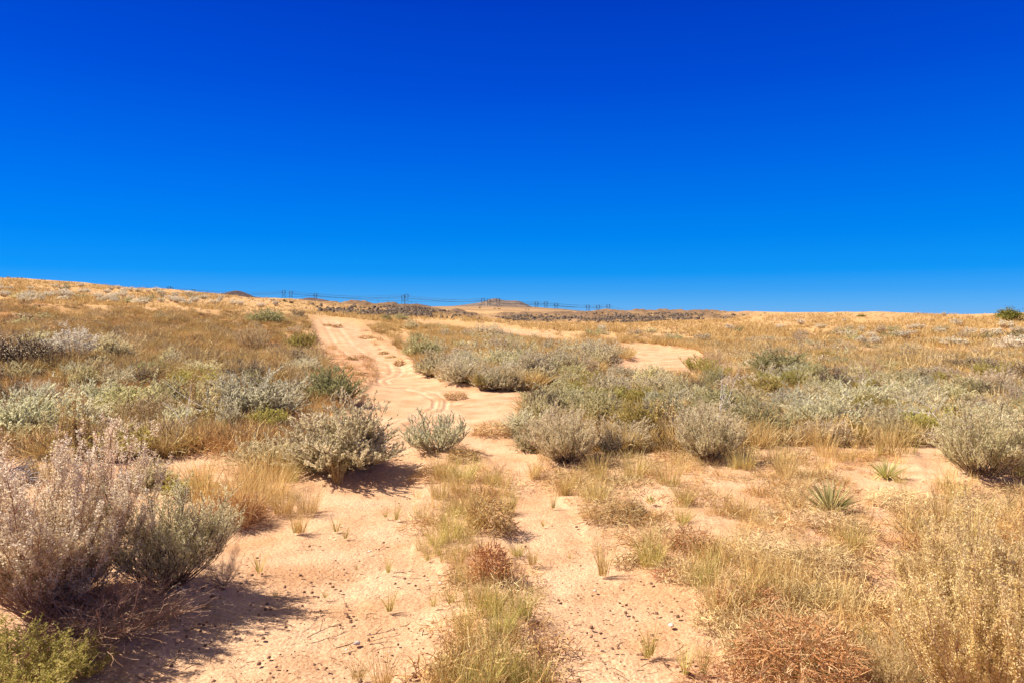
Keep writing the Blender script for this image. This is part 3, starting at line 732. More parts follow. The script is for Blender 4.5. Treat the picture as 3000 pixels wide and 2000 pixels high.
    me.vertices.add(len(V)); me.vertices.foreach_set('co', V.astype(np.float32).ravel())
    me.loops.add(len(Q) * 4); me.loops.foreach_set('vertex_index', Q[:, ::-1].astype(np.int32).ravel())
    me.polygons.add(len(Q)); me.polygons.foreach_set('loop_start', (np.arange(len(Q)) * 4).astype(np.int32))
    me.polygons.foreach_set('use_smooth', np.ones(len(Q), bool))
    a = me.attributes.new('albedo', 'FLOAT_COLOR', 'POINT')
    C4 = np.concatenate([C.reshape(-1, 3), np.ones((len(V), 1))], 1)
    a.data.foreach_set('color', C4.astype(np.float32).ravel())
    me.update(calc_edges=True)
    me.materials.append(M['sand'])
    o = obj('ground', me); o['kind'] = 'structure'; o['label'] = 'pale orange sandy ground rising to grassy slopes'
build_ground()

# ------------------------------------------------------------------ hills far off
def hill(name, prof, D, depth, label, mat='hill', y_base=None, rough=4.0, seed=1):
    """prof: skyline points (px, py) of the photograph turned into a solid mound D metres away"""
    xs = np.array([p[0] for p in prof], float); ys = np.array([p[1] for p in prof], float)
    n = 220; m = 60
    u = np.linspace(xs[0], xs[-1], n); v = np.linspace(-1, 1, m)
    top = EYE + (HY - np.interp(u, xs, ys)) / F * D
    base = EYE + (HY - (y_base or max(ys[0], ys[-1]))) / F * D - 6
    U, Vv = np.meshgrid((u - 1500) / F * D, v)
    prof_v = np.clip(1 - np.abs(Vv) ** 1.6, 0, 1)
    T = np.broadcast_to(top[None], U.shape)
    Z = base + (T - base) * prof_v
    hh = (T - base) / max(1e-3, (top.max() - base))
    Z = Z + (fbm(U / 60, Vv * 6, seed, 5) - 0.5) * rough * (1 - np.exp(-3 * (1 - prof_v)))* hh
    X = U; Y = D + Vv * depth
    me = bpy.data.meshes.new(name)
    V3 = np.stack([X, Y, Z], -1).reshape(-1, 3)
    i = np.arange(m - 1)[:, None]; j = np.arange(n - 1)[None]
    Q = np.stack([i * n + j, i * n + j + 1, (i + 1) * n + j + 1, (i + 1) * n + j], -1).reshape(-1, 4)
    me.from_pydata(V3.tolist(), [], Q.tolist())
    for p in me.polygons: p.use_smooth = True
    me.materials.append(M[mat])
    o = obj(name, me); o['kind'] = 'structure'; o['label'] = label
    return o
M['hill_top'] = noise_mat('volcanic_hill', [(.10, .073, .06), (.18, .135, .105), (.30, .22, .16)], 0.035, 0.6, dist=8, bscale=0.06)
M['hill_dark'] = noise_mat('dark_cinder_hill', [(.07, .045, .045), (.12, .08, .075), (.18, .12, .10)], 0.03, 0.5, dist=8, bscale=0.05)
hill('hill', [(1230, 899), (1330, 897), (1372, 892), (1405, 887), (1425, 882), (1438, 877), (1447, 875), (1458, 876), (1468, 879), (1482, 881), (1497, 881.5), (1509, 881), (1520, 882.5), (1530, 886), (1542, 892), (1553, 898), (1590, 902), (1640, 905), (1700, 911), (1760, 918)], 2800, 700, 'low flat-topped volcanic hill rising behind the pylons', 'hill_top', 925, 26, 3)
hill('hill', [(650, 868), (668, 861), (680, 855), (692, 852), (702, 853), (712, 857), (722, 862), (740, 870)], 2500, 200, 'small dark cinder dome beyond the grassy slope', 'hill_dark', 885, 8, 5)
hill('hill', [(870, 882), (890, 876), (905, 872.5), (920, 873), (945, 877), (975, 884)], 2600, 200, 'faint dark rise just behind the slope near the pylons', 'hill_dark', 890, 6, 6)
hill('hill', [(1150, 900), (1172, 891), (1190, 890), (1205, 892), (1215, 891), (1222, 890), (1235, 892), (1255, 896), (1275, 900)], 2600, 200, 'thin dark ridge under the double pylon', 'hill_dark', 905, 6, 8)

# ------------------------------------------------------------------ stuff: grasses and low growth nobody could count
def replicate(mb, templates, pos, scale, rot, hs=None, tv=None):
    """templates: list of (P (n,k,3), W (n,k)); many copies into one builder"""
    pick = rng.integers(0, len(templates), len(pos))
    hs = np.ones(len(pos)) if hs is None else hs
    for ti, (P, W) in enumerate(templates):
        s = np.where(pick == ti)[0]
        if len(s) == 0: continue
        n, k, _ = P.shape
        c = np.cos(rot[s])[:, None, None]; sn = np.sin(rot[s])[:, None, None]
        X = P[None, :, :, 0]; Y = P[None, :, :, 1]; Z = P[None, :, :, 2]
        sc = scale[s][:, None, None]
        Q = np.stack([(X * c - Y * sn) * sc, (X * sn + Y * c) * sc, Z * sc * hs[s][:, None, None]], -1) + pos[s][:, None, None, :]
        WW = np.broadcast_to(W[None], (len(s), n, k)) * sc
        base = rnd(len(s))[:, None] if tv is None else tv[s][:, None]
        T = np.clip(base * 0.6 + rnd(len(s), n) * 0.5 - 0.05, 0, 1)
        mb.ribbons(Q.reshape(-1, k, 3), WW.reshape(-1, k), T.ravel())
def sample(polys, n, avoid=True, dens=None, seed=None):
    """n picture points inside the polygons, put on the land"""
    g = np.random.default_rng(seed) if seed else rng
    outx = []; outy = []; got = 0
    allx = [p[0] for P in polys for p in P]; ally = [p[1] for P in polys for p in P]
    for _ in range(60):
        x = g.uniform(min(allx), max(allx), n * 2); y = g.uniform(min(ally), max(ally), n * 2)
        m = np.zeros(len(x), bool)
        for P in polys: m |= inpoly(x, y, P)
        if avoid: m &= ~bare(x, y)
        if dens is not None: m &= g.random(len(x)) < dens(x, y)
        outx.append(x[m]); outy.append(y[m]); got += m.sum()
        if got >= n: break
    x = np.concatenate(outx)[:n]; y = np.concatenate(outy)[:n]
    p, ok = ground_at(x, y)
    ok &= p[:, 1] < 240
    return p[ok], x[ok], y[ok]
def stuff(name, mb, mat, label, cat):
    o = obj(name, mb.mesh(name, M[mat])); tag(o, label, cat, None, 'stuff'); return o

T_far = [tuft_arrays(9, 0.25, 0.5, 0.05, 0.7, 3) for _ in range(5)]
T_mid = [tuft_arrays(38, 0.15, 0.38, 0.018, 0.95, 3) for _ in range(6)]
T_near = [tuft_arrays(46, 0.10, 0.40, 0.0055, 0.55, 5) for _ in range(8)]
T_mound_mid = [mound_arrays(70, 0.35, 0.28, 0.25, 0.013, 3) for _ in range(5)]
T_mound_near = [mound_arrays(130, 0.32, 0.12, 0.11, 0.0062, 4, 0.15) for _ in range(6)]
def patch(sx, sy, seed, lo=0.35, hi=0.6):
    return lambda x, y: 0.06 + 0.94 * ss(lo, hi, fbm(x / sx, y / sy, seed, 3))

SKY_L = [(-50, 812), (0, 815), (450, 844), (800, 873), (1000, 889), (1200, 897)]
HILL = SKY_L + [(1330, 917), (1430, 932), (1560, 948), (2100, 938), (2300, 918), (2600, 916), (2850, 922), (3050, 916), (3050, 1030), (2000, 985), (1200, 950), (900, 920), (600, 905), (-50, 885)]
L_SLOPE = [(-50, 885), (600, 905), (900, 925), (930, 1050), (1000, 1130), (760, 1130), (500, 1120), (-50, 1120)]
R_MID = [(1200, 950), (2000, 985), (3050, 1030), (3050, 1120), (2500, 1100), (2100, 1070), (1700, 1040), (1400, 1010), (1200, 1000)]
KNOLL = [(1040, 930), (1230, 950), (1420, 965), (1620, 1000), (1720, 1040), (1760, 1090), (1700, 1120), (1560, 1142), (1400, 1132), (1300, 1112), (1250, 1090), (1200, 1040), (1140, 1000), (1090, 965)]
L_NEAR = [(-50, 1110), (500, 1115), (930, 1130), (1010, 1200), (880, 1290), (700, 1330), (480, 1340), (-50, 1350)]
R_NEAR = [(1560, 1300), (1800, 1320), (2300, 1300), (2700, 1290), (3080, 1330), (3080, 2000), (2450, 2050), (2200, 1990), (2160, 1850), (2060, 1740), (1900, 1670), (1720, 1590), (1700, 1500), (1570, 1430), (1470, 1330)]
STRIP = [(1240, 1300), (1420, 1310), (1440, 1370), (1500, 1430), (1490, 1600), (1540, 1720), (1560, 1900), (1600, 2080), (1280, 2080), (1320, 1880), (1370, 1790), (1310, 1660), (1210, 1600), (1210, 1480), (1240, 1400)]
THICK = [(1540, 1130), (1700, 1080), (1900, 1095), (2300, 1095), (3050, 1100), (3050, 1300), (2300, 1310), (1800, 1330), (1530, 1300)]
L_MIDN = [(700, 1330), (900, 1400), (800, 1500), (700, 1570), (600, 1480), (480, 1400)]

g = MB()
p, x, y = sample([HILL], 9500, dens=patch(160, 14, 201)); replicate(g, T_far, p, 0.5 + 0.6 * rnd(len(p)), rnd(len(p)) * 6.28)
p, x, y = sample([R_MID], 3800, dens=patch(120, 16, 202)); replicate(g, T_mid, p, 0.6 + 0.7 * rnd(len(p)), rnd(len(p)) * 6.28)
p, x, y = sample([KNOLL], 1900, dens=patch(60, 16, 203)); replicate(g, T_mid, p, 0.8 + 0.6 * rnd(len(p)), rnd(len(p)) * 6.28)
p, x, y = sample([L_SLOPE], 1300, dens=patch(90, 20, 204, 0.48, 0.6)); replicate(g, T_mid, p, 0.6 + 0.5 * rnd(len(p)), rnd(len(p)) * 6.28)
p, x, y = sample([[(900, 895), (1200, 897), (1420, 930), (1750, 915), (2200, 920), (2200, 945), (1500, 950), (1000, 930)]], 1500); replicate(g, T_far, p, 0.5 + 0.6 * rnd(len(p)), rnd(len(p)) * 6.28)
stuff('dry_grass', g, 'straw', 'golden dry grass covering the slopes beyond the thicket', 'grass')
g = MB()
p, x, y = sample([HILL], 2200, dens=patch(160, 10, 211, 0.5, 0.65)); replicate(g, T_far, p, 0.4 + 0.4 * rnd(len(p)), rnd(len(p)) * 6.28)
p, x, y = sample([L_SLOPE], 3300, dens=patch(70, 18, 212, 0.42, 0.54)); replicate(g, T_mid, p, 0.45 + 0.55 * rnd(len(p)), rnd(len(p)) * 6.28)
p, x, y = sample([KNOLL], 1500, dens=patch(60, 16, 213, 0.45, 0.6)); replicate(g, T_mid, p, 0.4 + 0.5 * rnd(len(p)), rnd(len(p)) * 6.28)
p, x, y = sample([L_NEAR, THICK], 2400, dens=patch(80, 30, 214, 0.4, 0.6)); replicate(g, T_mid, p, 0.3 + 0.5 * rnd(len(p)), rnd(len(p)) * 6.28)
p, x, y = sample([[(-900, 700), (-50, 860), (-50, 1340), (-900, 1500)], [(3050, 925), (3800, 925), (3800, 1500), (3050, 1300)]], 2600, dens=patch(100, 30, 215, 0.35, 0.55)); replicate(g, T_mid, p, 0.5 + 0.5 * rnd(len(p)), rnd(len(p)) * 6.28)
stuff('brown_grass', g, 'brown', 'rusty brown withered grass over the slope by the road', 'grass')
g = MB()
p, x, y = sample([R_MID, L_SLOPE], 600, dens=patch(90, 18, 221, 0.5, 0.62)); replicate(g, T_mound_mid, p, 0.7 + 0.7 * rnd(len(p)), rnd(len(p)) * 6.28)
p, x, y = sample([L_NEAR, THICK], 420, dens=patch(90, 40, 222, 0.4, 0.55)); replicate(g, T_mound_mid, p, 0.5 + 0.5 * rnd(len(p)), rnd(len(p)) * 6.28)
p, x, y = sample([R_NEAR], 250, dens=patch(130, 70, 223, 0.45, 0.6)); replicate(g, T_mound_near, p, 0.45 + 0.6 * rnd(len(p)), rnd(len(p)) * 6.28, 0.7 + 0.5 * rnd(len(p)))
p, x, y = sample([STRIP, L_MIDN], 25, avoid=False); replicate(g, T_mound_near, p, 0.5 + 0.5 * rnd(len(p)), rnd(len(p)) * 6.28)
stuff('low_scrub', g, 'greytwig', 'grey tangle of low dead twiggy scrub between the plants', 'scrub')
g = MB()
p, x, y = sample([[(930, 990), (1000, 1020), (1090, 1045), (1108, 1080), (1100, 1110), (1065, 1150), (1060, 1190), (1010, 1100), (940, 1045)], [(1040, 950), (1160, 1000), (1210, 1060), (1150, 1045), (1090, 1005)]], 60, avoid=False); replicate(g, T_mound_mid, p, 0.35 + 0.4 * rnd(len(p)), rnd(len(p)) * 6.28)
p, x, y = sample([R_NEAR], 230, dens=patch(150, 90, 231, 0.42, 0.6)); replicate(g, T_mound_near, p, 0.4 + 0.5 * rnd(len(p)), rnd(len(p)) * 6.28, 0.6 + 0.5 * rnd(len(p)))
p, x, y = sample([STRIP, L_MIDN], 40, avoid=False, dens=patch(100, 60, 232, 0.4, 0.6)); replicate(g, T_mound_near, p, 0.45 + 0.5 * rnd(len(p)), rnd(len(p)) * 6.28)
p, x, y = sample([L_NEAR, L_SLOPE], 900, dens=patch(90, 30, 233, 0.4, 0.6)); replicate(g, T_mound_mid, p, 0.4 + 0.5 * rnd(len(p)), rnd(len(p)) * 6.28)
stuff('rusty_scrub', g, 'rust', 'rust-coloured wiry ground cover over the sand', 'scrub')
g = MB()
p, x, y = sample([R_NEAR], 230, dens=patch(140, 60, 241, 0.4, 0.55)); replicate(g, T_near, p, 0.3 + 0.4 * rnd(len(p)), rnd(len(p)) * 6.28)
p, x, y = sample([[(-900, 1340), (-50, 1340), (-50, 2100), (-900, 2100)], [(3050, 1250), (3800, 1250), (3800, 2000), (3050, 2000)]], 420, avoid=False); replicate(g, T_near, p, 0.4 + 0.5 * rnd(len(p)), rnd(len(p)) * 6.28)
p, x, y = sample([L_NEAR, L_MIDN], 260, dens=patch(90, 40, 242, 0.4, 0.6)); replicate(g, T_near, p, 0.5 + 0.6 * rnd(len(p)), rnd(len(p)) * 6.28)
p, x, y = sample([STRIP], 34, avoid=False); replicate(g, T_near, p, 0.25 + 0.35 * rnd(len(p)), rnd(len(p)) * 6.28)
p, x, y = sample([THICK], 620); replicate(g, T_near, p, 0.6 + 0.6 * rnd(len(p)), rnd(len(p)) * 6.28)
stuff('sparse_grass', g, 'straw', 'sparse straw grass growing all through the scrub and thicket', 'grass')

g = MB()
p, x, y = sample([HILL], 1500, dens=patch(120, 8, 251, 0.5, 0.62)); replicate(g, T_far, p, 0.25 + 0.4 * rnd(len(p)), rnd(len(p)) * 6.28)
p, x, y = sample([L_SLOPE], 1100, dens=patch(50, 12, 253, 0.42, 0.56)); replicate(g, T_mound_mid, p, 0.25 + 0.45 * rnd(len(p)), rnd(len(p)) * 6.28)
p, x, y = sample([L_SLOPE, R_MID, L_NEAR, THICK], 900, dens=patch(60, 14, 252, 0.48, 0.6)); replicate(g, T_mound_mid, p, 0.3 + 0.4 * rnd(len(p)), rnd(len(p)) * 6.28)
stuff('dark_scrub', g, 'wood', 'dark low dead scrub dotting the slopes and gaps between shrubs', 'scrub')

g = MB()
p, x, y = sample([STRIP], 60, avoid=False, dens=patch(90, 60, 261, 0.35, 0.55)); replicate(g, T_near, p, 0.3 + 0.35 * rnd(len(p)), rnd(len(p)) * 6.28)
p, x, y = sample([R_NEAR, L_MIDN], 90, dens=patch(90, 60, 262, 0.4, 0.6)); replicate(g, T_near, p, 0.3 + 0.4 * rnd(len(p)), rnd(len(p)) * 6.28)
stuff('green_grass', g, 'straw_green', 'thin yellow-green grass along the strip between the wheel tracks', 'grass')

# crumbs, pebbles and bits of twig on the sand
def rock_mesh(name, mat, seed, rough=0.25, flat=0.7, sub=2):
    import bmesh
    bm = bmesh.new(); bmesh.ops.create_icosphere(bm, subdivisions=sub, radius=0.5)
    rr = random.Random(seed)
    ax = [Vector((rr.gauss(0, 1), rr.gauss(0, 1), rr.gauss(0, 1))).normalized() for _ in range(9)]
    off = [0.24 + 0.2 * rr.random() for _ in ax]
    for v in bm.verts:
        for a, o in zip(ax, off):
            d = v.co.dot(a)
            if d > o: v.co -= a * (d - o) * 0.9
        v.co *= 1 + rr.uniform(-rough, rough) * 0.3
        v.co.z *= flat
    me = bpy.data.meshes.new(name); bm.to_mesh(me); bm.free()
    me.materials.append(M[mat]); return me
crumb = MB()
sandpoly = [BARE[0], BARE[1], R_NEAR, STRIP]
p, x, y = sample(sandpoly, 5200, avoid=False, dens=lambda x, y: ss(1300, 1700, y) * 0.9 + 0.1)
s = 0.0016 + 0.009 * rnd(len(p)) ** 8
for sx, sy, sz in ((1, 0, 0), (0, 1, 0)):
    pass
o8 = np.array([[-1, -1, -.3], [1, -1, -.3], [1, 1, -.3], [-1, 1, -.3], [-.6, -.6, .8], [.6, -.6, .8], [.6, .6, .8], [-.6, .6, .8]])
V = p[:, None, :] + o8[None] * s[:, None, None] * (0.6 + 0.8 * rnd(len(p), 8, 1))
fq = np.array([[4, 5, 6, 7], [0, 1, 5, 4], [1, 2, 6, 5], [2, 3, 7, 6], [3, 0, 4, 7]])
Q = (np.arange(len(p))[:, None, None] * 8 + fq[None]).reshape(-1, 4)
crumb.add(V.reshape(-1, 3), Q, np.repeat(rnd(len(p)), 8))
p, x, y = sample(sandpoly, 380, avoid=False, dens=lambda x, y: ss(1300, 1700, y))
a = rnd(len(p)) * 6.28; l = 0.02 + 0.07 * rnd(len(p)) ** 2
d = np.stack([np.cos(a), np.sin(a), 0.1 * rng.normal(size=len(p))], 1) * l[:, None]
st = p + np.array([0, 0, 0.006])
crumb.tubes(bez(st, st + d * 0.5 + rng.normal(size=(len(p), 3)) * l[:, None] * 0.25, st + d, 4), np.full((len(p), 4), 0.0022))
stuff('debris', crumb, 'clod', 'small dark crumbs and bits of twig strewn over the sand', 'debris')

# ------------------------------------------------------------------ hero plants go in
for (kd, nm, px, py, wpx, hpx, lb, ct, lm, ex) in HERO:
    p, w, h = px_size(px, py, wpx, hpx)
    place(kd, nm, px, py, w * (1.2 if px < 900 else 1.1), h * 1.12, lb, ct, v=ex.get('v'), pos=p)
LM = [(lm, px, py - hpx * 0.5) for (kd, nm, px, py, wpx, hpx, lb, ct, lm, ex) in HERO if lm]
LM += [('the big yucca', 2430, 1440), ('the small yucca', 2595, 1370), ('the tall seed stalks', 190, 1230), ('the foreground seedy rabbitbrush', 200, 1550),
       ('the bleached branch pile', 2740, 1240), ('the reddish corner mound', 2350, 1880), ('the golden corner bush', 2850, 1800), ('the bare sand patch', 1950, 1050),
       ('the wash bend', 1120, 1120), ('the grassy strip between the tracks', 1400, 1600), ('the juniper', 2960, 925), ('the basalt ridge', 1250, 915), ('the thin sand strip', 1450, 962), ('the upper road', 980, 1000)]
used = set()
for h_ in HERO: used.add(h_[6])
def auto_label(what, px, py, extra=()):
    near = sorted(LM, key=lambda L: math.hypot(L[1] - px, (L[2] - py) * 2.0))[:7]
    for adv in (('just', 'a little', 'well')) :
        for (nm, lx, ly) in near:
            dx, dy = px - lx, py - ly
            if abs(dx) > 1.2 * abs(dy): rel = ('to the right of' if dx > 0 else 'to the left of')
            elif dy > 0: rel = 'in front of'
            else: rel = 'behind'
            dist = math.hypot(dx, dy * 2)
            ad = 'just ' if dist < 110 else ('' if dist < 260 else 'well ')
            s_ = f"{what} {ad}{rel} {nm}"
            if len(s_.split()) <= 16 and s_ not in used:
                used.add(s_); return s_
        for e in extra:
            for (nm, lx, ly) in near[:4]:
                dx, dy = px - lx, py - ly
                rel = ('to the right of' if dx > 0 else 'to the left of') if abs(dx) > 1.2 * abs(dy) else ('in front of' if dy > 0 else 'behind')
                s_ = f"{e} {what} {rel} {nm}"
                if len(s_.split()) <= 16 and s_ not in used:
                    used.add(s_); return s_
    return None

# ---- more shrubs, each one its own, scattered where the photograph is thick with them
WHAT = {'sage_olive': 'olive-grey sagebrush', 'sage_silver': 'silvery sagebrush', 'sage_green': 'grey-green sagebrush', 'sage_grey': 'mauve-grey sagebrush', 'sage_dark': 'dark green sagebrush',
        'twiggy': 'bare pinkish shrub', 'twiggy_dark': 'dark dead shrub', 'white_head': 'white-tufted rabbitbrush', 'yellowgreen': 'yellowish rabbitbrush', 'yellow': 'bright yellow rabbitbrush', 'sage_round': 'rounded sagebrush'}
placed = [(gp(h_[2], h_[3])[0], gp(h_[2], h_[3])[1], h_[4] * gp(h_[2], h_[3])[1] / F * 0.5) for h_ in HERO]
COUNT = {}
def scatter(poly, n, kinds, wr, hr, seed, gap=0.55, avoid=True, dens=None, far=None, group=None):
    g_ = np.random.default_rng(seed)
    p, x, y = sample([poly], n * 5, avoid, dens, seed)
    c = 0
    for q, a, b in zip(p, x, y):
        if c >= n: break
        w = g_.uniform(*wr); h = g_.uniform(*hr)
        if any((q[0] - X) ** 2 + (q[1] - Y) ** 2 < (gap * (w * 0.5 + r_)) ** 2 for X, Y, r_ in placed): continue
        kd = kinds[g_.integers(len(kinds))]
        isfar = q[1] > 24 if far is None else far
        what = WHAT[kd]; size = 'small' if w < (wr[0] + wr[1]) / 2 else 'large'
        tiny = q[1] > 45
        gr = group or {'sage': 'sagebrush in the thicket and on the slopes', 'twig': 'bare dead shrubs', 'whit': 'white-tufted rabbitbrush on the slopes', 'yell': 'yellow rabbitbrush'}[kd[:4]]
        lb = None if tiny else auto_label(f"{size} {what}", float(a), float(b), ('low', 'ragged', 'pale', 'bushy', 'squat', 'loose'))
        if lb is None:
            side = 'right-hand' if a > 1500 else 'left-hand'
            lb = f"tiny {what} far off on the {side} slope"; gr = lb.replace('tiny', 'tiny distant') 
        nm = {'sage': 'sagebrush', 'twig': 'dry_shrub', 'whit': 'rabbitbrush', 'yell': 'rabbitbrush'}[kd[:4]]
        place(kd, nm, a, b, w, h, lb, 'sagebrush' if nm == 'sagebrush' else ('shrub' if nm == 'dry_shrub' else 'rabbitbrush'), gr, far=isfar, pos=q)
        placed.append((q[0], q[1], w * 0.5)); c += 1
        COUNT[nm] = COUNT.get(nm, 0) + 1
    return c
SG = ['sage_olive', 'sage_olive', 'sage_grey', 'sage_green', 'sage_silver', 'sage_grey']
scatter(THICK, 72, SG + ['twiggy_dark', 'yellowgreen'], (0.6, 1.3), (0.38, 0.68), 301, gap=0.66)
scatter([(1530, 1130), (2000, 1110), (2600, 1120), (3050, 1130), (3050, 1230), (1560, 1230)], 30, SG + ['yellowgreen'], (0.7, 1.2), (0.38, 0.65), 302, gap=0.6)
scatter([(1990, 1000), (2300, 990), (3050, 1050), (3050, 1110), (2600, 1110), (2200, 1090), (2050, 1020)], 50, SG + ['twiggy', 'twiggy_dark', 'sage_grey'], (0.8, 1.6), (0.35, 0.65), 303, gap=0.5)
scatter([(1300, 1010), (1420, 990), (1640, 1000), (1790, 1040), (1780, 1100), (1600, 1140), (1500, 1140), (1330, 1110), (1270, 1060)], 40, ['sage_olive', 'sage_grey', 'sage_green', 'sage_silver'], (0.9, 1.7), (0.55, 0.95), 304, gap=0.58)
scatter([(1240, 950), (1420, 965), (1640, 1000), (1400, 1000), (1250, 980)], 14, ['sage_olive', 'sage_grey', 'sage_green'], (0.8, 1.5), (0.45, 0.8), 314, gap=0.6)
scatter([(-40, 1110), (500, 1115), (930, 1130), (900, 1290), (-40, 1330)], 34, ['sage_olive', 'sage_grey', 'sage_green', 'twiggy_dark', 'yellowgreen', 'twiggy', 'sage_silver'], (0.5, 1.3), (0.38, 0.72), 305, gap=0.6)
scatter([(-40, 930), (600, 930), (900, 960), (900, 1110), (-40, 1110)], 26, ['sage_olive', 'sage_green', 'twiggy_dark', 'twiggy', 'sage_grey'], (0.5, 1.2), (0.3, 0.6), 306, gap=0.7)
scatter([(1600, 975), (3040, 950), (3040, 1040), (2000, 1000)], 48, ['sage_green', 'sage_dark', 'sage_grey', 'white_head', 'sage_olive'], (0.9, 1.8), (0.5, 0.9), 307, gap=0.8)
scatter([(-40, 825), (450, 852), (850, 885), (850, 905), (-40, 885)], 70, ['white_head'], (0.8, 1.7), (0.5, 0.8), 308, gap=0.6)
scatter([(2300, 922), (3040, 925), (3040, 1000), (2300, 990)], 9, ['white_head'], (0.6, 1.3), (0.5, 0.9), 309, gap=0.6)
scatter([(-40, 818), (450, 846), (850, 880), (850, 905), (-40, 885)], 24, ['sage_dark', 'sage_green', 'twiggy_dark'], (0.9, 1.8), (0.6, 1.0), 310, gap=0.7)
print('COUNT', COUNT)

# ------------------------------------------------------------------ foreground rabbitbrush, sagebrush and friends (their own meshes)
def special(name, label, cat, px, py, wpx, hpx, rz=0.3, tilt=0, **kw):
    p, w, h = px_size(px, py, wpx, hpx)
    r = bpy.data.objects.new(name, None); COL.objects.link(r)
    for nm, me in shrub_parts(**kw): obj(nm, me, r)
    r.location = (p[0], p[1], p[2] - 0.01); r.scale = (w, w, h); r.rotation_euler = (0, tilt, rz)
    return tag(r, label, cat), p, w, h
rng = np.random.default_rng(77)
special('rabbitbrush', 'big rabbitbrush thick with pale pinkish seed fluff in the near corner', 'rabbitbrush', 150, 1850, 660, 570, rz=0.5,
        main=120, sec=20, leaf=2, ll=0.02, lw=0.0035, spread=1.15, stem_r=0.0036, heads=0.75, headz=0.2, lo=0.2, twigs=1, wood='wood_tan', leafm='fluff_tan', headm='fluff', head_n=42, head_r=0.013, hsize=0.0105, hthin=0.65, wand=0.75, sd=0.55, ragged=0.5, up=0.8, secl=(0.10, 0.24), lumps=0.3)
special('rabbitbrush', 'tall slim rabbitbrush with fluffy pink tops rising behind the big one', 'rabbitbrush', 300, 1700, 260, 420, rz=1.5,
        main=30, sec=16, leaf=3, ll=0.02, lw=0.005, spread=0.7, stem_r=0.006, heads=0.55, twigs=1, wood='wood_tan', leafm='sage_grey', headm='fluff', head_n=26, head_r=0.022, hsize=0.011, up=1.0)
special('sagebrush', 'near sagebrush with soft grey-green plumes on a twisted trunk over a burrow', 'sagebrush', 500, 1775, 385, 330, rz=2.2,
        main=90, sec=18, leaf=26, ll=0.026, lw=0.0048, spread=1.15, stem_r=0.006, twigs=1, wood='wood', leafm='sage_olive', lo=0.5, lumps=0.4, leafspread=0.8, ragged=0.5, secl=(0.14,0.34))
special('dry_shrub', 'bare brown twig skirt hanging low under the big seedy rabbitbrush', 'shrub', 300, 1905, 560, 215, rz=0.2,
        main=100, sec=14, leaf=2, ll=0.02, lw=0.004, spread=1.5, stem_r=0.005, twigs=2, wood='wood_tan', leafm='fluff_tan', ragged=0.4, up=0.1)
special('dry_shrub', 'fine brown twiggy shrublet at the edge of the near sagebrush shadow', 'shrub', 655, 1742, 110, 110, rz=0.2,
        main=26, sec=12, leaf=2, ll=0.03, lw=0.006, spread=1.3, stem_r=0.006, twigs=3, wood='greytwig', leafm='sage_grey')
special('rabbitbrush', 'big golden-tan bush with dense seedy wands filling the near corner', 'rabbitbrush', 2900, 2130, 640, 640, rz=0.9,
        main=140, sec=20, leaf=8, ll=0.018, lw=0.0045, spread=1.1, stem_r=0.0038, heads=0.8, headz=0.25, lo=0.25, twigs=1, wood='wood_tan', leafm='fluff_gold', headm='fluff_gold', head_n=58, head_r=0.013, hsize=0.0105, hthin=0.55, wand=0.95, sd=0.45, ragged=0.4, up=1.1, secl=(0.10, 0.26), lumps=0.3)
special('rabbitbrush', 'tan seedy bush behind the big golden one, at the picture edge', 'rabbitbrush', 2960, 1800, 330, 260, rz=0.1,
        main=60, sec=16, leaf=10, ll=0.025, lw=0.006, spread=1.0, stem_r=0.005, heads=0.5, wood='wood_tan', leafm='yellowgreen', headm='fluff_gold', head_n=12, head_r=0.02, hsize=0.012, up=1.0)
special('rabbitbrush', 'short pale wands leaning out at the foot of the big golden bush', 'rabbitbrush', 2640, 2030, 260, 230, rz=1.1,
        main=60, sec=12, leaf=16, ll=0.03, lw=0.006, spread=1.2, stem_r=0.005, wood='wood_tan', leafm='fluff_gold', up=0.9)
special('leafy_weed', 'bright green ferny weed in the near left corner', 'weed', 60, 2080, 420, 240, rz=0.4,
        main=60, sec=14, leaf=26, ll=0.03, lw=0.0075, spread=1.35, stem_r=0.004, wood='wood_tan', leafm='weed_green', leafspread=0.8, up=0.5)
special('leafy_weed', 'little yellow-green weed in shadow below the near rabbitbrush', 'weed', 250, 2010, 160, 120, rz=0.4,
        main=24, sec=9, leaf=20, ll=0.05, lw=0.012, spread=1.3, stem_r=0.006, wood='wood_tan', leafm='weed_green', leafspread=0.8, up=0.5)
# tumbleweed-like mounds
def mound(name, label, px, py, wpx, hpx, mat, n=900, l=0.22, w=0.004, up=0.6, wig=0.05, cat='scrub', mat2=None, leafn=0, lsz=0.03):
    p, W_, H_ = px_size(px, py, wpx, hpx)
    b = MB(); n = int(n * 0.6); P, Wd = mound_arrays(n, 0.5, 0.8, l * 0.7, w * 1.7 / W_ ** 0.5, 5, up * 0.3, wig)
    b.ribbons(P, Wd)
    r = bpy.data.objects.new(name, None); COL.objects.link(r)
    obj('branches', b.mesh('branches', M[mat]), r)
    if leafn:
        f = MB(); i = rng.integers(0, n, leafn); k = rng.integers(1, 5, leafn)
        f.leaves(P[i, k], sph(leafn), lsz * (0.6 + 0.8 * rnd(leafn)), lsz * 0.45)
        obj('foliage', f.mesh('foliage', M[mat2 or mat]), r)
    r.location = (p[0], p[1], p[2] - 0.01); r.scale = (W_, W_, H_)
    return tag(r, label, cat)
mound('tumbleweed', 'wide rusty red wiry mound spilling over the sand in the near corner', 2340, 1995, 450, 320, 'rust_red', 4200, 0.16, 0.0032, 0.5, 0.05, leafn=5000, lsz=0.014, mat2='rust_red')
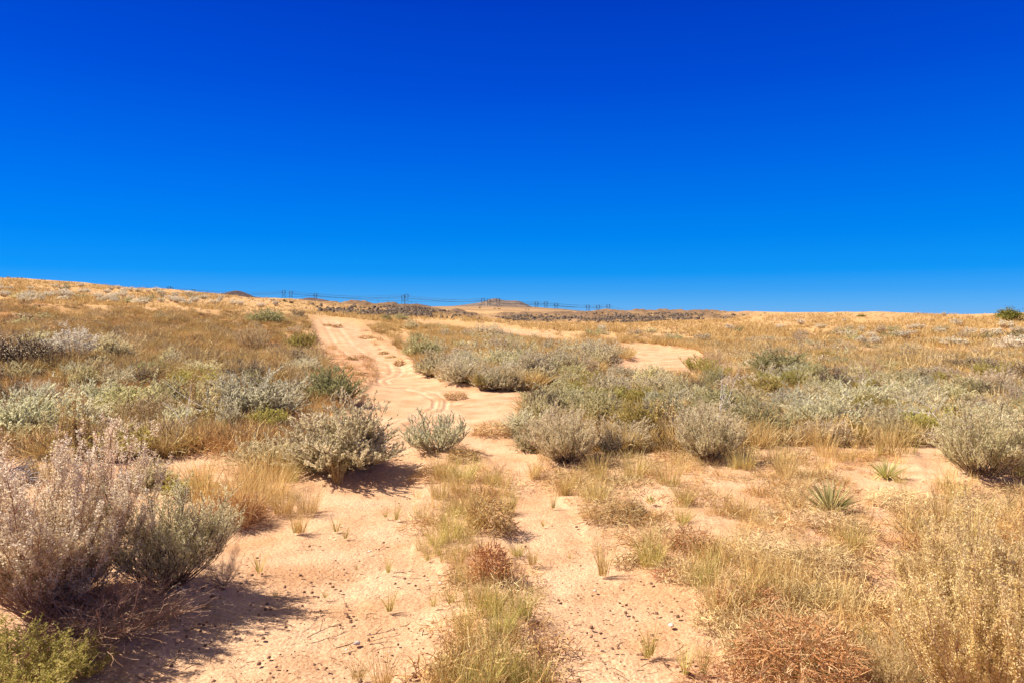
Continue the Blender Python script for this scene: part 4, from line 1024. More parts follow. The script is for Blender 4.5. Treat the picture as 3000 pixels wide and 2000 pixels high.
mound('tumbleweed', 'reddish stemmed sprawling plant at the foot of the rusty mound', 2130, 2010, 330, 110, 'red', 700, 0.26, 0.0035, 0.4, 0.09, leafn=900, lsz=0.012, mat2='rust')
mound('tumbleweed', 'orange-brown fine-stemmed mound beside the broad track-side sagebrush', 690, 1530, 180, 130, 'rust_red', 1900, 0.40, 0.004, 1.2, 0.03)
mound('tumbleweed', 'rust brown wiry clump halfway along the strip between the tracks', 1435, 1700, 130, 190, 'rust_red', 1200, 0.22, 0.006, 0.6, 0.05, leafn=900, lsz=0.02)
mound('tumbleweed', 'tangled brown and grey clump at the widest part of the strip', 1440, 1560, 170, 170, 'rust', 1300, 0.22, 0.006, 0.7, 0.05)
mound('tumbleweed', 'rusty clump under the round blue-grey sagebrush', 1360, 1345, 120, 60, 'rust', 900, 0.25, 0.007, 0.8, 0.05)
mound('tumbleweed', 'dark rusty clump where the wash meets the thicket', 1440, 1275, 140, 62, 'rust', 1000, 0.25, 0.008, 0.7, 0.05, leafn=600, lsz=0.03)
mound('tumbleweed', 'brown wiry mound sitting alone in the wash', 1335, 1165, 78, 36, 'rust', 700, 0.25, 0.012, 0.9, 0.04)
mound('tumbleweed', 'amber wiry plant at the bottom edge between the tracks', 1330, 1990, 150, 130, 'rust', 900, 0.3, 0.005, 0.9, 0.05, leafn=500, lsz=0.02)
mound('tumbleweed', 'rusty twiggy clump at the right edge of the right track', 1790, 1520, 220, 100, 'rust', 1300, 0.24, 0.005, 0.7, 0.05, leafn=700, lsz=0.02)
mound('dead_scrub', 'grey dead mound near the right track with a dark shaded side', 1860, 1500, 70, 75, 'greytwig', 900, 0.3, 0.006, 0.6, 0.04)
mound('dead_scrub', 'grey lavender twig tangle on the sand left of the red sprig', 1830, 1650, 90, 66, 'greytwig', 800, 0.28, 0.006, 0.6, 0.05)
mound('tumbleweed', 'golden-rust clump beside the grey lavender tangle', 1900, 1640, 110, 105, 'rust', 900, 0.32, 0.005, 1.0, 0.04, leafn=500, lsz=0.02)
mound('tumbleweed', 'brick red sprig spreading low below the golden-rust clump', 1960, 1680, 130, 34, 'red', 350, 0.25, 0.006, 0.4, 0.06)
mound('tumbleweed', 'rusty brown clump in front of the wide grey scrub', 2030, 1610, 170, 120, 'rust_red', 1300, 0.25, 0.005, 0.8, 0.05)
mound('dead_scrub', 'wide pale grey scrub mound beside the right track', 2240, 1640, 300, 140, 'greytwig', 2600, 0.18, 0.0035, 0.7, 0.04, leafn=600, lsz=0.02, mat2='fluff_tan')
mound('dead_scrub', 'darker grey scrub mound with bleached stems in front of the big yucca', 2420, 1670, 220, 130, 'greytwig', 2200, 0.2, 0.0038, 0.7, 0.04)
mound('tumbleweed', 'orange patch of dry stems between the grey scrub and rusty mound', 2200, 1790, 220, 130, 'rust_red', 1200, 0.3, 0.004, 1.0, 0.04)
mound('dead_scrub', 'low greyish-pink twig plant alone on the near sand', 2070, 1830, 110, 75, 'greytwig', 600, 0.35, 0.005, 1.0, 0.04)
mound('dead_scrub', 'grey and white twig mound bordering the rusty corner mound', 2200, 1920, 140, 120, 'greytwig', 1000, 0.3, 0.005, 0.8, 0.05)
mound('dead_scrub', 'grey dead clump at the foot of the big yucca', 2430, 1540, 200, 70, 'greytwig', 1500, 0.22, 0.005, 0.7, 0.05)
mound('dead_scrub', 'grey scrub between the two yuccas and the huge fan sagebrush', 2640, 1480, 230, 80, 'greytwig', 1600, 0.22, 0.005, 0.7, 0.05)
mound('dead_scrub', 'pile of bleached white branches in the thicket', 2720, 1290, 190, 75, 'wood_grey', 900, 0.35, 0.009, 0.35, 0.06)
mound('dead_scrub', 'heap of white weathered branches at the edge behind the seedy rabbitbrush', 30, 1420, 140, 110, 'wood_grey', 700, 0.4, 0.007, 0.35, 0.08)
mound('tumbleweed', 'rusty red clump under the drooping silver sagebrush', 690, 1265, 120, 60, 'rust_red', 900, 0.25, 0.008, 0.7, 0.05)
mound('tumbleweed', 'rust-brown clump between the silver and dark sagebrush', 885, 1215, 90, 50, 'rust_red', 700, 0.25, 0.01, 0.7, 0.05)
mound('tumbleweed', 'brown clump on the bank of the upper road', 1075, 985, 60, 18, 'rust', 400, 0.3, 0.02, 0.8, 0.05)
for q_, (px_, py_, ww_, hh_) in enumerate([(960, 950, 30, 12), (990, 955, 34, 16), (1030, 1045, 40, 18), (1020, 1070, 36, 14), (1050, 1095, 46, 20), (1105, 975, 44, 14), (1125, 1030, 34, 18), (1170, 1060, 40, 24), (1145, 1040, 40, 14)]):
    mound('tumbleweed', auto_label('small rusty tuft', px_, py_, ('low', 'little', 'brownish')), px_, py_, ww_, hh_, 'rust', 300, 0.35, 0.025, 0.9, 0.05)

# fallen dead branches
def dead_branch(label, px, py, px2, py2, rise, r0=0.012):
    a = gp(px, py); b = gp(px2, py2)
    m = MB(); L = np.linalg.norm(b - a); e = b + np.array([0, 0, rise])
    P = bez(a[None] * 0, ((e - a) * 0.5 + np.array([0, 0, rise * 0.4 + 0.03]))[None], (e - a)[None], 9)
    P[:, 1:-1] += rng.normal(size=(1, 7, 3)) * L * 0.02
    m.tubes(P, np.linspace(1, .3, 9)[None] * r0, np.array([0.9]))
    n = 9; k = rng.integers(2, 8, n); S = P[0, k]; d = nrm((e - a) / L + sph(n) * 0.8 + [0, 0, .2]); l = L * (0.15 + 0.25 * rnd(n, 1))
    m.tubes(bez(S, S + d * l * .5 + sph(n) * L * .03, S + d * l, 4), np.linspace(1, .4, 4)[None] * r0 * 0.45 * np.ones((n, 1)), 0.6 + 0.4 * rnd(n))
    o = obj('dead_branch', m.mesh('dead_branch', M['wood_grey'])); o.location = a
    return tag(o, label, 'branch')
dead_branch('long pale fallen branch arching above the small round yellow bush', 470, 1330, 620, 1240, 0.2)
dead_branch('grey forked branch lying over the broken-down grey sagebrush', 400, 1260, 560, 1235, 0.1)
dead_branch('bleached crooked branch sticking up from the fan sagebrush', 2810, 1330, 2710, 1240, 0.35)
dead_branch('white curved branch at the foot of the big vase-shaped sagebrush', 2100, 1345, 2060, 1290, 0.1, 0.014)
dead_branch('grey snag rising inside the thicket beside the vase-shaped sagebrush', 2110, 1290, 2115, 1230, 0.5, 0.009)
dead_branch('pale exposed root below the near sagebrush trunk', 490, 1760, 530, 1810, 0.03, 0.009)
dead_branch('crooked grey root leaning beside the near sagebrush trunk', 440, 1770, 470, 1700, 0.10, 0.009)

# ------------------------------------------------------------------ grass tufts on the sand, one by one
def mk_tuft(kind, seed):
    global rng
    keep = rng; rng = np.random.default_rng(seed)
    b = MB()
    if kind == 'green':
        P, W = tuft_arrays(36, 0.10, 1.0, 0.022, 0.55, 5); b.ribbons(P, W); me = b.mesh('grass_tuft', M['straw_green'])
    elif kind == 'straw':
        P, W = tuft_arrays(80, 0.16, 1.0, 0.014, 0.5, 5); b.ribbons(P, W)
        n = 80; b.leaves(P[:, -1], P[:, -1] - P[:, -2], 0.06, 0.02); me = b.mesh('grass_tuft', M['straw'])
    elif kind == 'bunch':
        P, W = tuft_arrays(170, 0.30, 1.0, 0.011, 0.6, 5); b.ribbons(P, W); me = b.mesh('grass_tuft', M['straw'])
    elif kind == 'bunchgreen':
        P, W = tuft_arrays(170, 0.30, 1.0, 0.012, 0.7, 5); b.ribbons(P, W); me = b.mesh('grass_tuft', M['straw_green'])
    elif kind == 'brown':
        P, W = tuft_arrays(120, 0.25, 1.0, 0.012, 0.6, 5); b.ribbons(P, W); me = b.mesh('grass_tuft', M['brown'])
    rng = keep
    return me
TUFT0 = {}
def tuft(kind, px, py, hpx, label, wide=1.0, group='grass tufts on and beside the track'):
    p, w, h = px_size(px, py, hpx, hpx); v = R.randrange(4)
    if (kind, v) not in TUFT0:
        o = bpy.data.objects.new('grass_tuft', mk_tuft(kind, 500 + v * 13 + len(kind))); TUFT0[(kind, v)] = o
    else:
        o = TUFT0[(kind, v)].copy()
    COL.objects.link(o)
    o.location = p; o.scale = (h * wide, h * wide, h); o.rotation_euler = (0, 0, R.uniform(0, 6.28))
    used.add(label)
    return tag(o, label, 'grass tuft', group)
TUFTS = [
 ('straw', 990, 1425, 105, 'tall straw tuft standing against the broad track-side sagebrush', .8), ('straw', 880, 1555, 90, 'stiff golden tuft on a small sand hummock left of the track', 1),
 ('green', 865, 1560, 60, 'yellow-green tuft at the edge of the sand hummock', 1), ('green', 1160, 1522, 62, 'thin upright tuft alone in the left wheel track', 1), ('green', 1130, 1515, 34, 'tiny tuft beside the thin upright one in the left wheel track', 1),
 ('green', 985, 1555, 50, 'pale green tuft pair left of the bare track', 1.2), ('green', 1012, 1572, 46, 'bent green tuft with a long shadow left of the track', 1), ('green', 1142, 1788, 80, 'fresh green tuft of broad blades in the middle of the near sand', .9),
 ('green', 1138, 1672, 60, 'slender two-bladed tuft above the fresh green one', .7), ('green', 952, 1752, 32, 'small straw sprout on the near sand', 1.2), ('green', 1045, 1668, 22, 'tiny dry sprout far left on the near sand', 1),
 ('green', 1284, 1628, 52, 'grey-green tuft at the lower left of the strip', 1), ('green', 1252, 1640, 30, 'short brown-footed tuft in front of the strip', 1.3), ('green', 760, 1690, 66, 'soft grassy tuft beside the near sagebrush', 1.1), ('green', 808, 1758, 34, 'sprout of straw at the tip of the sagebrush shadow', 1),
 ('green', 1620, 1485, 60, 'spiky green tuft in the right wheel track near the scrub', .8), ('straw', 1655, 1450, 62, 'loose straw tuft near the top of the right track', 1), ('straw', 1565, 1400, 62, 'golden clump at the top edge of the right wheel track', 1.1),
 ('green', 1592, 1538, 30, 'little tuft in the middle of the right wheel track', 1), ('green', 1670, 1633, 30, 'single tiny yellow tuft in the right wheel track', .7), ('straw', 1768, 1680, 130, 'tall sparse straw tuft at the right edge of the right track', .7),
 ('straw', 1690, 1420, 70, 'wispy clump on the right shoulder of the upper track', 1), ('bunch', 1740, 1470, 95, 'thick straw bunch on the right shoulder of the track', 1), ('bunch', 1860, 1400, 95, 'tall golden bunch grass before the thicket', 1), ('bunch', 1960, 1420, 100, 'wide golden bunch grass in front of the vase-shaped sagebrush', 1.1),
 ('bunch', 1750, 1390, 80, 'straw bunch in front of the big grey track-side sagebrush', 1), ('bunchgreen', 1905, 1660, 110, 'upright greenish bunch growing through the golden-rust clump', .8), ('bunchgreen', 2000, 1530, 60, 'greenish bunch on the sand among rusty clumps', 1),
 ('green', 1905, 1915, 115, 'bright tall green tuft alone on the near right sand', .8), ('green', 1895, 1925, 70, 'bent blades at the foot of the bright tall green tuft', 1.3), ('green', 2010, 1975, 120, 'thin leaning tuft near the bottom edge', .8), ('green', 2060, 1965, 100, 'dry green tuft near the bottom edge beside the leaning one', .9),
 ('bunchgreen', 1280, 1600, 80, 'green and straw bunch at the left front of the strip', .9), ('bunchgreen', 1320, 1580, 110, 'tall green-gold bunch in the strip', .9), ('bunch', 1290, 1460, 95, 'straw bunch at the upper left of the strip', .9), ('bunch', 1350, 1440, 95, 'straw bunch near the top of the strip', 1),
 ('bunchgreen', 1360, 1405, 85, 'yellow-green bunch below the round blue-grey sagebrush', 1.1), ('bunch', 1300, 1400, 90, 'golden bunch right under the round blue-grey sagebrush', 1.1), ('bunchgreen', 1440, 1420, 60, 'green-gold bunch at the right shoulder of the strip', 1.1), ('bunchgreen', 1488, 1500, 85, 'dense bright green bunch at the right edge of the strip', .8),
 ('bunch', 1400, 1540, 110, 'tall fine straw bunch in the middle of the strip', 1), ('bunch', 1350, 1500, 100, 'feathery straw bunch in the upper strip', 1), ('straw', 1560, 1650, 70, 'sparse upright tuft right of the rust brown strip clump', 1), ('bunchgreen', 1515, 1625, 44, 'low yellow bunch right of the rust brown strip clump', 1.2),
 ('bunchgreen', 1480, 1880, 90, 'curving green bunch with arching blades in the lower strip', 1.1), ('bunchgreen', 1440, 1830, 90, 'bright yellow-green bunch in the lower strip', 1), ('brown', 1410, 1790, 90, 'rusty tuft behind the bright yellow-green bunch', 1), ('bunchgreen', 1430, 2010, 105, 'green-gold bunch at the bottom edge of the strip', .9),
 ('green', 1270, 1780, 50, 'yellow tuft on the sand left of the lower strip', 1), ('green', 1320, 1770, 60, 'grey tuft on the sand beside the lower strip', 1.3), ('bunch', 850, 1420, 80, 'straw bunch in front of the low pale sagebrush wing', 1), ('bunch', 740, 1440, 110, 'greenish straw bunch behind the orange-brown mound', 1),
 ('bunch', 900, 1500, 90, 'straw and rust bunch on the left shoulder of the track', 1), ('bunch', 830, 1500, 100, 'tan bunch between the orange-brown mound and the track', 1), ('brown', 610, 1500, 130, 'brown grass leaning out behind the near sagebrush', 1.1),
 ('bunch', 2600, 1330, 110, 'golden bunch grass beside the bright yellow rabbitbrush', 1.1), ('bunch', 2640, 1300, 100, 'tall pale bunch grass by the bleached branch pile', 1.1), ('bunch', 2420, 1330, 80, 'straw bunch below the bright silver-green sagebrush', 1.2), ('bunch', 2180, 1370, 80, 'straw bunch right of the vase-shaped sagebrush', 1.2),
 ('bunch', 2300, 1390, 80, 'pale bunch above the big yucca', 1.2), ('straw', 2760, 1560, 150, 'tall thin wheat-like stems right of the small yucca', .7), ('straw', 2850, 1600, 170, 'tall thin golden stems above the seedy edge bush', .8), ('straw', 2690, 1700, 120, 'thin golden stems beside the small bare patch', .8),
 ('bunch', 2330, 1480, 60, 'small pale bunch left of the big yucca', 1.2), ('bunch', 2160, 1500, 70, 'bunch grass amid grey scrub in the right field', 1.2), ('brown', 2010, 1470, 60, 'brownish bunch amid scrub near the right track', 1.3), ('bunch', 2500, 1600, 90, 'straw tuft below the big yucca', 1),
 ('brown', 2180, 1760, 120, 'orange grass bunch right of the near sand', 1), ('brown', 2290, 1780, 110, 'orange-gold grass bunch behind the rusty corner mound', 1),
 ('brown', 1050, 1990, 60, 'wispy dry tuft at the bottom edge of the left track', 1.3), ('straw', 1120, 2010, 120, 'thin dry stems at the bottom edge', 1.1),
 ('bunch', 120, 1400, 110, 'golden grass behind the pink seed heads', 1.1), ('brown', 330, 1300, 110, 'bronze grass above the golden-green weed', 1), ('bunch', 560, 1235, 110, 'tall weedy straw under the seed-pod stalks', 1), ('bunch', 620, 1290, 90, 'yellowish bunch beside the small round yellow bush', 1.1),
 ('straw', 450, 1880, 80, 'single orange dry stem cluster by the burrow', .4),
]
for (kd, px, py, hp, lb, wd) in TUFTS: tuft(kd, px, py, hp, lb, wd)

# tall stalks with round seed pods
def stalks(label, px, py, wpx, hpx, n, mat='pod'):
    p, w, h = px_size(px, py, wpx, hpx)
    st = MB(); pod = MB()
    b = np.stack([rng.normal(size=n) * w * 0.22, rng.normal(size=n) * w * 0.2, np.zeros(n)], 1)
    hh = h * (0.6 + 0.45 * rnd(n))
    e = b + np.stack([rng.normal(size=n) * w * 0.12, rng.normal(size=n) * w * 0.1, hh], 1)
    P = bez(b, (b + e) / 2 + rng.normal(size=(n, 3)) * 0.02, e, 6); st.tubes(P, np.full((n, 6), 0.0035))
    m = 34; i = np.repeat(np.arange(n), m); t = 0.35 + 0.65 * rnd(n * m)
    C = b[i] * (1 - t)[:, None] + e[i] * t[:, None] + rng.normal(size=(n * m, 3)) * 0.012
    for _ in range(2): pod.leaves(C, sph(n * m), 0.028, 0.022)
    r = bpy.data.objects.new('seed_stalk_plant', None); COL.objects.link(r); r.location = p
    obj('stems', st.mesh('stems', M['wood_tan']), r); obj('seed_pods', pod.mesh('seed_pods', M[mat]), r)
    return tag(r, label, 'weed')
stalks('tall yellow seed-pod stalks rising before the edge sagebrush clump', 195, 1335, 110, 175, 12)
stalks('cluster of yellow seed-pod stalks beside the drooping silver sagebrush', 575, 1240, 80, 160, 9)
stalks('short seed-pod stalks leaning right of the tallest ones', 245, 1330, 60, 110, 6)
stalks('weedy stalks full of small pods behind the small round yellow bush', 620, 1270, 110, 120, 10)
stalks('yellowish pod stalks in the thicket beside the deep green leafy shrub', 2790, 1260, 80, 100, 7)
stalks('upright brown stalks standing in front of the bright silver-green sagebrush', 2470, 1285, 60, 70, 5)
stalks('green-yellow pod stalks inside the bright yellow-green sagebrush', 1940, 1290, 110, 130, 9)

# yuccas
def yucca(label, px, py, wpx, hpx, n, mat='yucca'):
    p, w, h = px_size(px, py, wpx, hpx); n = int(n * 1.3); h *= 1.05
    m = MB(); th = np.arccos(1 - rnd(n) ** 1.1 * 0.62); ph = rnd(n) * 6.28
    d = np.stack([np.sin(th) * np.cos(ph), np.sin(th) * np.sin(ph), np.cos(th)], 1)
    l = (0.75 + 0.3 * rnd(n))[:, None] * h * 1.05
    b = d * 0.02 + [0, 0, -.01]; e = b + d * l; mid = b + d * l * 0.5 + [0, 0, 0.015]
    P = bez(b, mid, e, 5)
    side = nrm(np.cross(d, nrm(np.array([0, 0, 1.0]) + rng.normal(size=(n, 3)) * 0.2)))
    W = np.array([1.0, 1.0, 0.8, 0.5, 0.12])[None] * 0.009 * np.ones((n, 1))
    m.ribbons(P, W, side=side); m.ribbons(P + [0, 0, -0.0015], W * 0.7, side=nrm(np.cross(d, side)))
    dead = MB(); n2 = n // 2; ph = rnd(n2) * 6.28; d2 = np.stack([np.cos(ph), np.sin(ph), 0.15 * rnd(n2)], 1)
    b = d2 * 0.015 + [0, 0, .02]; e = b + d2 * h * 0.55; e[:, 2] = 0.0; dead.ribbons(bez(b, (b + e) / 2 + [0, 0, .05], e, 4), np.full((n2, 4), 0.006))
    r = bpy.data.objects.new('yucca', None); COL.objects.link(r); r.location = p
    obj('leaves', m.mesh('leaves', M[mat]), r); obj('dead_leaves', dead.mesh('dead_leaves', M['straw']), r)
    return tag(r, label, 'yucca')
yucca('large yucca with stiff upright green-gold blades in the grey scrub', 2432, 1500, 120, 100, 80)
yucca('smaller yucca behind and right of the large one', 2597, 1402, 75, 66, 60)
yucca('small dark green yucca on the brown slope below the dark bare shrub', 277, 1125, 40, 48, 40)
yucca('tiny yucca sprig at the foot of the low scrub by the right track', 1905, 1472, 24, 22, 14)

# stones, clods and twigs big enough to count
ST = [rock_mesh('stone', 'stone', s_) for s_ in (1, 2)]; CL = [rock_mesh('clod', 'clod', s_) for s_ in (3, 4, 5)]
for (px, py, sp, lb) in [(1045, 1882, 30, 'largest white stone on the near sand'), (1082, 1617, 14, 'small white chip above the slender tuft'), (1290, 1707, 18, 'flat white chip beside the lower strip'), (1744, 1732, 16, 'white pebble on the right wheel track'),
                         (1692, 1785, 10, 'tiny white pebble at mid right track'), (1140, 1908, 12, 'small pinkish pebble left of the amber plant'), (1015, 1900, 14, 'small pale stone beside the largest white stone'), (1968, 1828, 26, 'pale grey lump beside the bright tall green tuft')]:
    p, w, h = px_size(px, py, sp, sp); o = obj('stone', ST[R.randrange(2)]); o.location = p; o.scale = (w, w * 0.8, w * 0.6); o.rotation_euler = (0, 0, R.uniform(0, 6)); tag(o, lb, 'stone', 'stones on the sand')
CLODS = [(836, 1636), (1053, 1642), (1112, 1667), (1164, 1574), (1036, 1806), (995, 1736), (975, 1720), (1090, 1732), (1632, 1921), (1636, 1921), (1864, 1830), (1795, 1862), (1850, 1784), (1877, 1705), (1857, 1718), (1735, 1745), (1789, 1757), (1694, 1747), (1604, 1800), (1825, 1803), (1768, 1818), (1605, 1802), (916, 1986), (740, 1885), (1535, 1795), (1606, 1800), (1575, 1840), (1660, 1760), (1700, 1880), (1760, 1925), (1240, 1905), (1760, 1860)]
for i_, (px, py) in enumerate(CLODS):
    p, w, h = px_size(px, py, 4 + 12 * R.random() ** 2.5, 10); o = obj('clod', CL[R.randrange(3)]); o.location = p; o.scale = (w, w * 0.8, w * 0.7); o.rotation_euler = (0, 0, R.uniform(0, 6))
    tag(o, auto_label('dark brown clod on the sand', px, py, ('flattish', 'rounded', 'lumpy', 'tiny', 'crumbly')) or 'small dark brown clod lying on the open near sand', 'clod', 'dark clods on the sand')
def twig(label, px, py, lpx, ang):
    p, l, _ = px_size(px, py, lpx, 1); m = MB(); e = np.array([math.cos(ang), math.sin(ang), 0.05]) * l
    P = bez(np.zeros((1, 3)), (e * .5 + [0, 0, .01])[None] + rng.normal(size=(1, 3)) * l * .06, e[None], 7); m.tubes(P, np.linspace(1, .5, 7)[None] * 0.0035, np.array([.7]))
    S = P[0, [2, 4]]; d = nrm(e + rng.normal(size=(2, 3)) * l * .6); m.tubes(bez(S, S + d * l * .15, S + d * l * .3, 3), np.full((2, 3), 0.002), np.array([.5, .5]))
    o = obj('twig', m.mesh('twig', M['wood'])); o.location = p + np.array([0, 0, .008]); return tag(o, label, 'twig', 'fallen twigs')
twig('straight pale twig lying left of the strip', 1152, 1681, 66, 0.02); twig('dark forked twig near the largest white stone', 1075, 1865, 90, 0.35); twig('grey twig ending in curled leaves by the sagebrush shadow', 900, 1878, 120, 0.8)
twig('short dark twig below the largest white stone', 985, 1905, 60, 0.6); twig('curved twig on the lower right track', 1655, 1890, 60, -1.2); twig('short twig beside the middle of the right track', 1680, 1842, 26, -0.2); twig('crooked twig left of the amber plant', 1090, 1895, 60, 0.2)

# ------------------------------------------------------------------ basalt blocks on the ridges
RK = [rock_mesh('basalt_boulder', 'rock', 20 + s_, 0.35, 0.8) for s_ in range(6)]
RB1 = [(1120, 899), (1220, 901), (1300, 913), (1400, 924), (1415, 938), (1330, 937), (1220, 930), (1150, 918)]
RB2 = [(1450, 930), (1540, 924), (1620, 921), (1750, 917), (2100, 921), (2200, 924), (2150, 934), (1950, 940), (1800, 948), (1650, 946), (1500, 940)]
RB0 = [(880, 893), (1000, 893), (1180, 900), (1200, 928), (1000, 922), (900, 908)]
def rocks(poly, n, seed, label, group, sz):
    p, x, y = sample([poly], n, False, patch(110, 7, seed, 0.42, 0.56), seed)
    for q in p:
        o = obj('basalt_boulder', RK[R.randrange(6)]); s_ = R.uniform(*sz)
        o.location = (q[0], q[1], H0(q[0], q[1]) - 0.05 * s_); o.scale = (s_ * 1.3, s_, s_ * 0.8); o.rotation_euler = (R.uniform(-.4, .4), R.uniform(-.4, .4), R.uniform(0, 6))
        tag(o, label, 'boulder', group)
rocks(RB1, 45, 601, 'dark basalt boulder in the jumbled ridge between road and hill', 'basalt boulders of the ridge beyond the road', (0.35, 1.0))
rocks(RB2, 50, 602, 'dark basalt boulder in the long rocky band under the pylons', 'basalt boulders of the long rocky band', (0.35, 0.9))
rocks(RB0, 30, 603, 'dark basalt boulder in the outcrop where the slope ends', 'basalt boulders of the slope outcrop', (0.35, 0.9))
rub = MB()
for poly, n, sd in ((RB1, 800, 611), (RB2, 1300, 612), (RB0, 350, 613)):
    p, x, y = sample([poly], n, False, patch(110, 7, sd - 10, 0.42, 0.56), sd)
    s = 0.10 + 0.26 * rnd(len(p)) ** 2
    V = p[:, None, :] + o8[None] * s[:, None, None] * (0.55 + 0.9 * rnd(len(p), 8, 3)) + np.array([0, 0, .1])
    rub.add(V.reshape(-1, 3), (np.arange(len(p))[:, None, None] * 8 + fq[None]).reshape(-1, 4), 0.5)
stuff('rubble', rub, 'rock', 'broken dark basalt rubble along both rocky ridges', 'rubble')

# ------------------------------------------------------------------ junipers
def juniper(label, px, py, wpx, hpx, mat, nclump, seed, gap=True, cat='juniper', pos=None, dims=None):
    global rng
    keep = rng; rng = np.random.default_rng(seed)
    if pos is None: p, w, h = px_size(px, py, wpx, hpx)
    else: p = pos; w, h = dims
    r = bpy.data.objects.new('juniper_tree', None); COL.objects.link(r); r.location = p
    C = sph(nclump) * (rnd(nclump, 1) ** 0.4); C[:, 2] = np.abs(C[:, 2]) * 0.62 + (0.28 if gap else 0.05) + 0.05 * rng.normal(size=nclump)
    C = C * np.array([0.5 * w, 0.45 * w, h]); C[:, 2] = np.minimum(C[:, 2], h * (0.8 + 0.2 * rnd(nclump)))
    tr = MB(); k = 11
    e = C[rng.integers(0, nclump, k)]
    b = np.stack([rng.normal(size=k) * 0.03 * w, rng.normal(size=k) * 0.03 * w, np.full(k, -0.05)], 1)
    P = bez(b, np.stack([e[:, 0] * .3, e[:, 1] * .3, e[:, 2] * .55], 1), e, 6); tr.tubes(P, np.linspace(1, .25, 6)[None] * 0.035 * w * np.ones((k, 1)))
    obj('trunk', tr.mesh('trunk', M['wood_dark']), r)
    f = MB(); n = 60; i = np.repeat(np.arange(nclump), n); rr = 0.085 * w * (0.6 + 0.8 * rnd(nclump))[i][:, None]
    S = C[i] + rng.normal(size=(len(i), 3)) * rr * np.array([1, 1, .7])
    T = np.clip(rnd(nclump)[i] * 0.5 + rnd(len(i)) * 0.55, 0, 1)
    f.leaves(S, sph(len(i)) + [0, 0, .6], 0.055 * w * (0.5 + rnd(len(i))), 0.025 * w, T)
    obj('crown', f.mesh('crown', M[mat]), r)
    rng = keep
    return tag(r, label, cat)
juniper('green rounded juniper with see-through trunk fork near the picture edge', 2958, 943, 66, 42, 'juniper', 70, 5)
juniper('low branch-sprawl juniper at the foot of the rounded one', 2935, 943, 20, 8, 'juniper', 16, 6, False)
juniper('dark juniper cut off by the picture edge', 3000, 943, 32, 20, 'juniper_dark', 30, 7, False)
juniper('dark green shrub-like juniper on the far crest of the right slope', 2522, 928, 28, 10, 'juniper', 20, 8, False)
juniper('left one of two dark junipers below the twin pylons', 834, 884, 17, 10, 'juniper', 18, 9, False)
juniper('right one of two dark junipers below the twin pylons', 854, 888, 17, 11, 'juniper_dark', 18, 10, False)
for i_, (px, y_, w_, h_, D_, lb) in enumerate([(1406, 912, 9, 7, 600, 'distant dark juniper below the leftmost hill pylons'), (1450, 914, 8, 4, 560, 'left one of two touching distant junipers below the hill top'), (1462, 915, 9, 4, 550, 'right one of two touching distant junipers below the hill top'), (1457, 908, 7, 3, 800, 'farther juniper dot on the lower hillside'), (1541, 912, 6, 4, 620, 'distant juniper at the hill end of the plain'), (1549, 914, 6, 4, 580, 'distant juniper just right of its twin on the plain')]):
    x_ = (px - 1500) / F * D_; juniper(lb, 0, 0, 0, 0, 'juniper_dark', 14, 30 + i_, False, pos=(x_, D_, float(H0(x_, D_))), dims=(w_ / F * D_, h_ / F * D_))
# bushes that break the skyline
for i_, (px, w_, h_) in enumerate([(24, 8, 5), (52, 6, 4), (64, 5, 4), (123, 5, 3), (131, 5, 3), (201, 8, 4), (276, 7, 6), (323, 6, 2), (432, 8, 3), (649, 3, 3), (742, 4, 2)]):
    yy = np.interp(px, [0, 450, 800, 1000], [815, 843, 873, 888]); D_ = 138.0; x_ = (px - 1500) / F * D_
    place('sage_dark', 'skyline_shrub', 0, 0, w_ / F * D_ * 1.2, h_ / F * D_ * 1.5, 'tiny dark bush standing on the skyline of the left slope', 'shrub', 'bushes on the left skyline', far=True, pos=np.array([x_, D_, float(H0(x_, D_))]))
for i_, (px, w_, h_) in enumerate([(2076, 5, 3), (2124, 6, 3), (2240, 10, 4), (2300, 6, 3), (2375, 6, 3), (2445, 6, 3), (2690, 12, 5), (2720, 9, 4), (2750, 16, 4), (2768, 12, 4), (1795, 6, 3), (1812, 5, 3), (1950, 6, 3)]):
    D_ = float(np.interp(px, [1700, 2100, 2350, 2600, 2850], [188, 175, 145, 135, 108])); x_ = (px - 1500) / F * D_
    place('sage_grey', 'skyline_shrub', 0, 0, w_ / F * D_ * 1.2, h_ / F * D_ * 1.5, 'tiny grey bush standing on the skyline of the right slope', 'shrub', 'bushes on the right skyline', far=True, pos=np.array([x_, D_, float(H0(x_, D_))]))

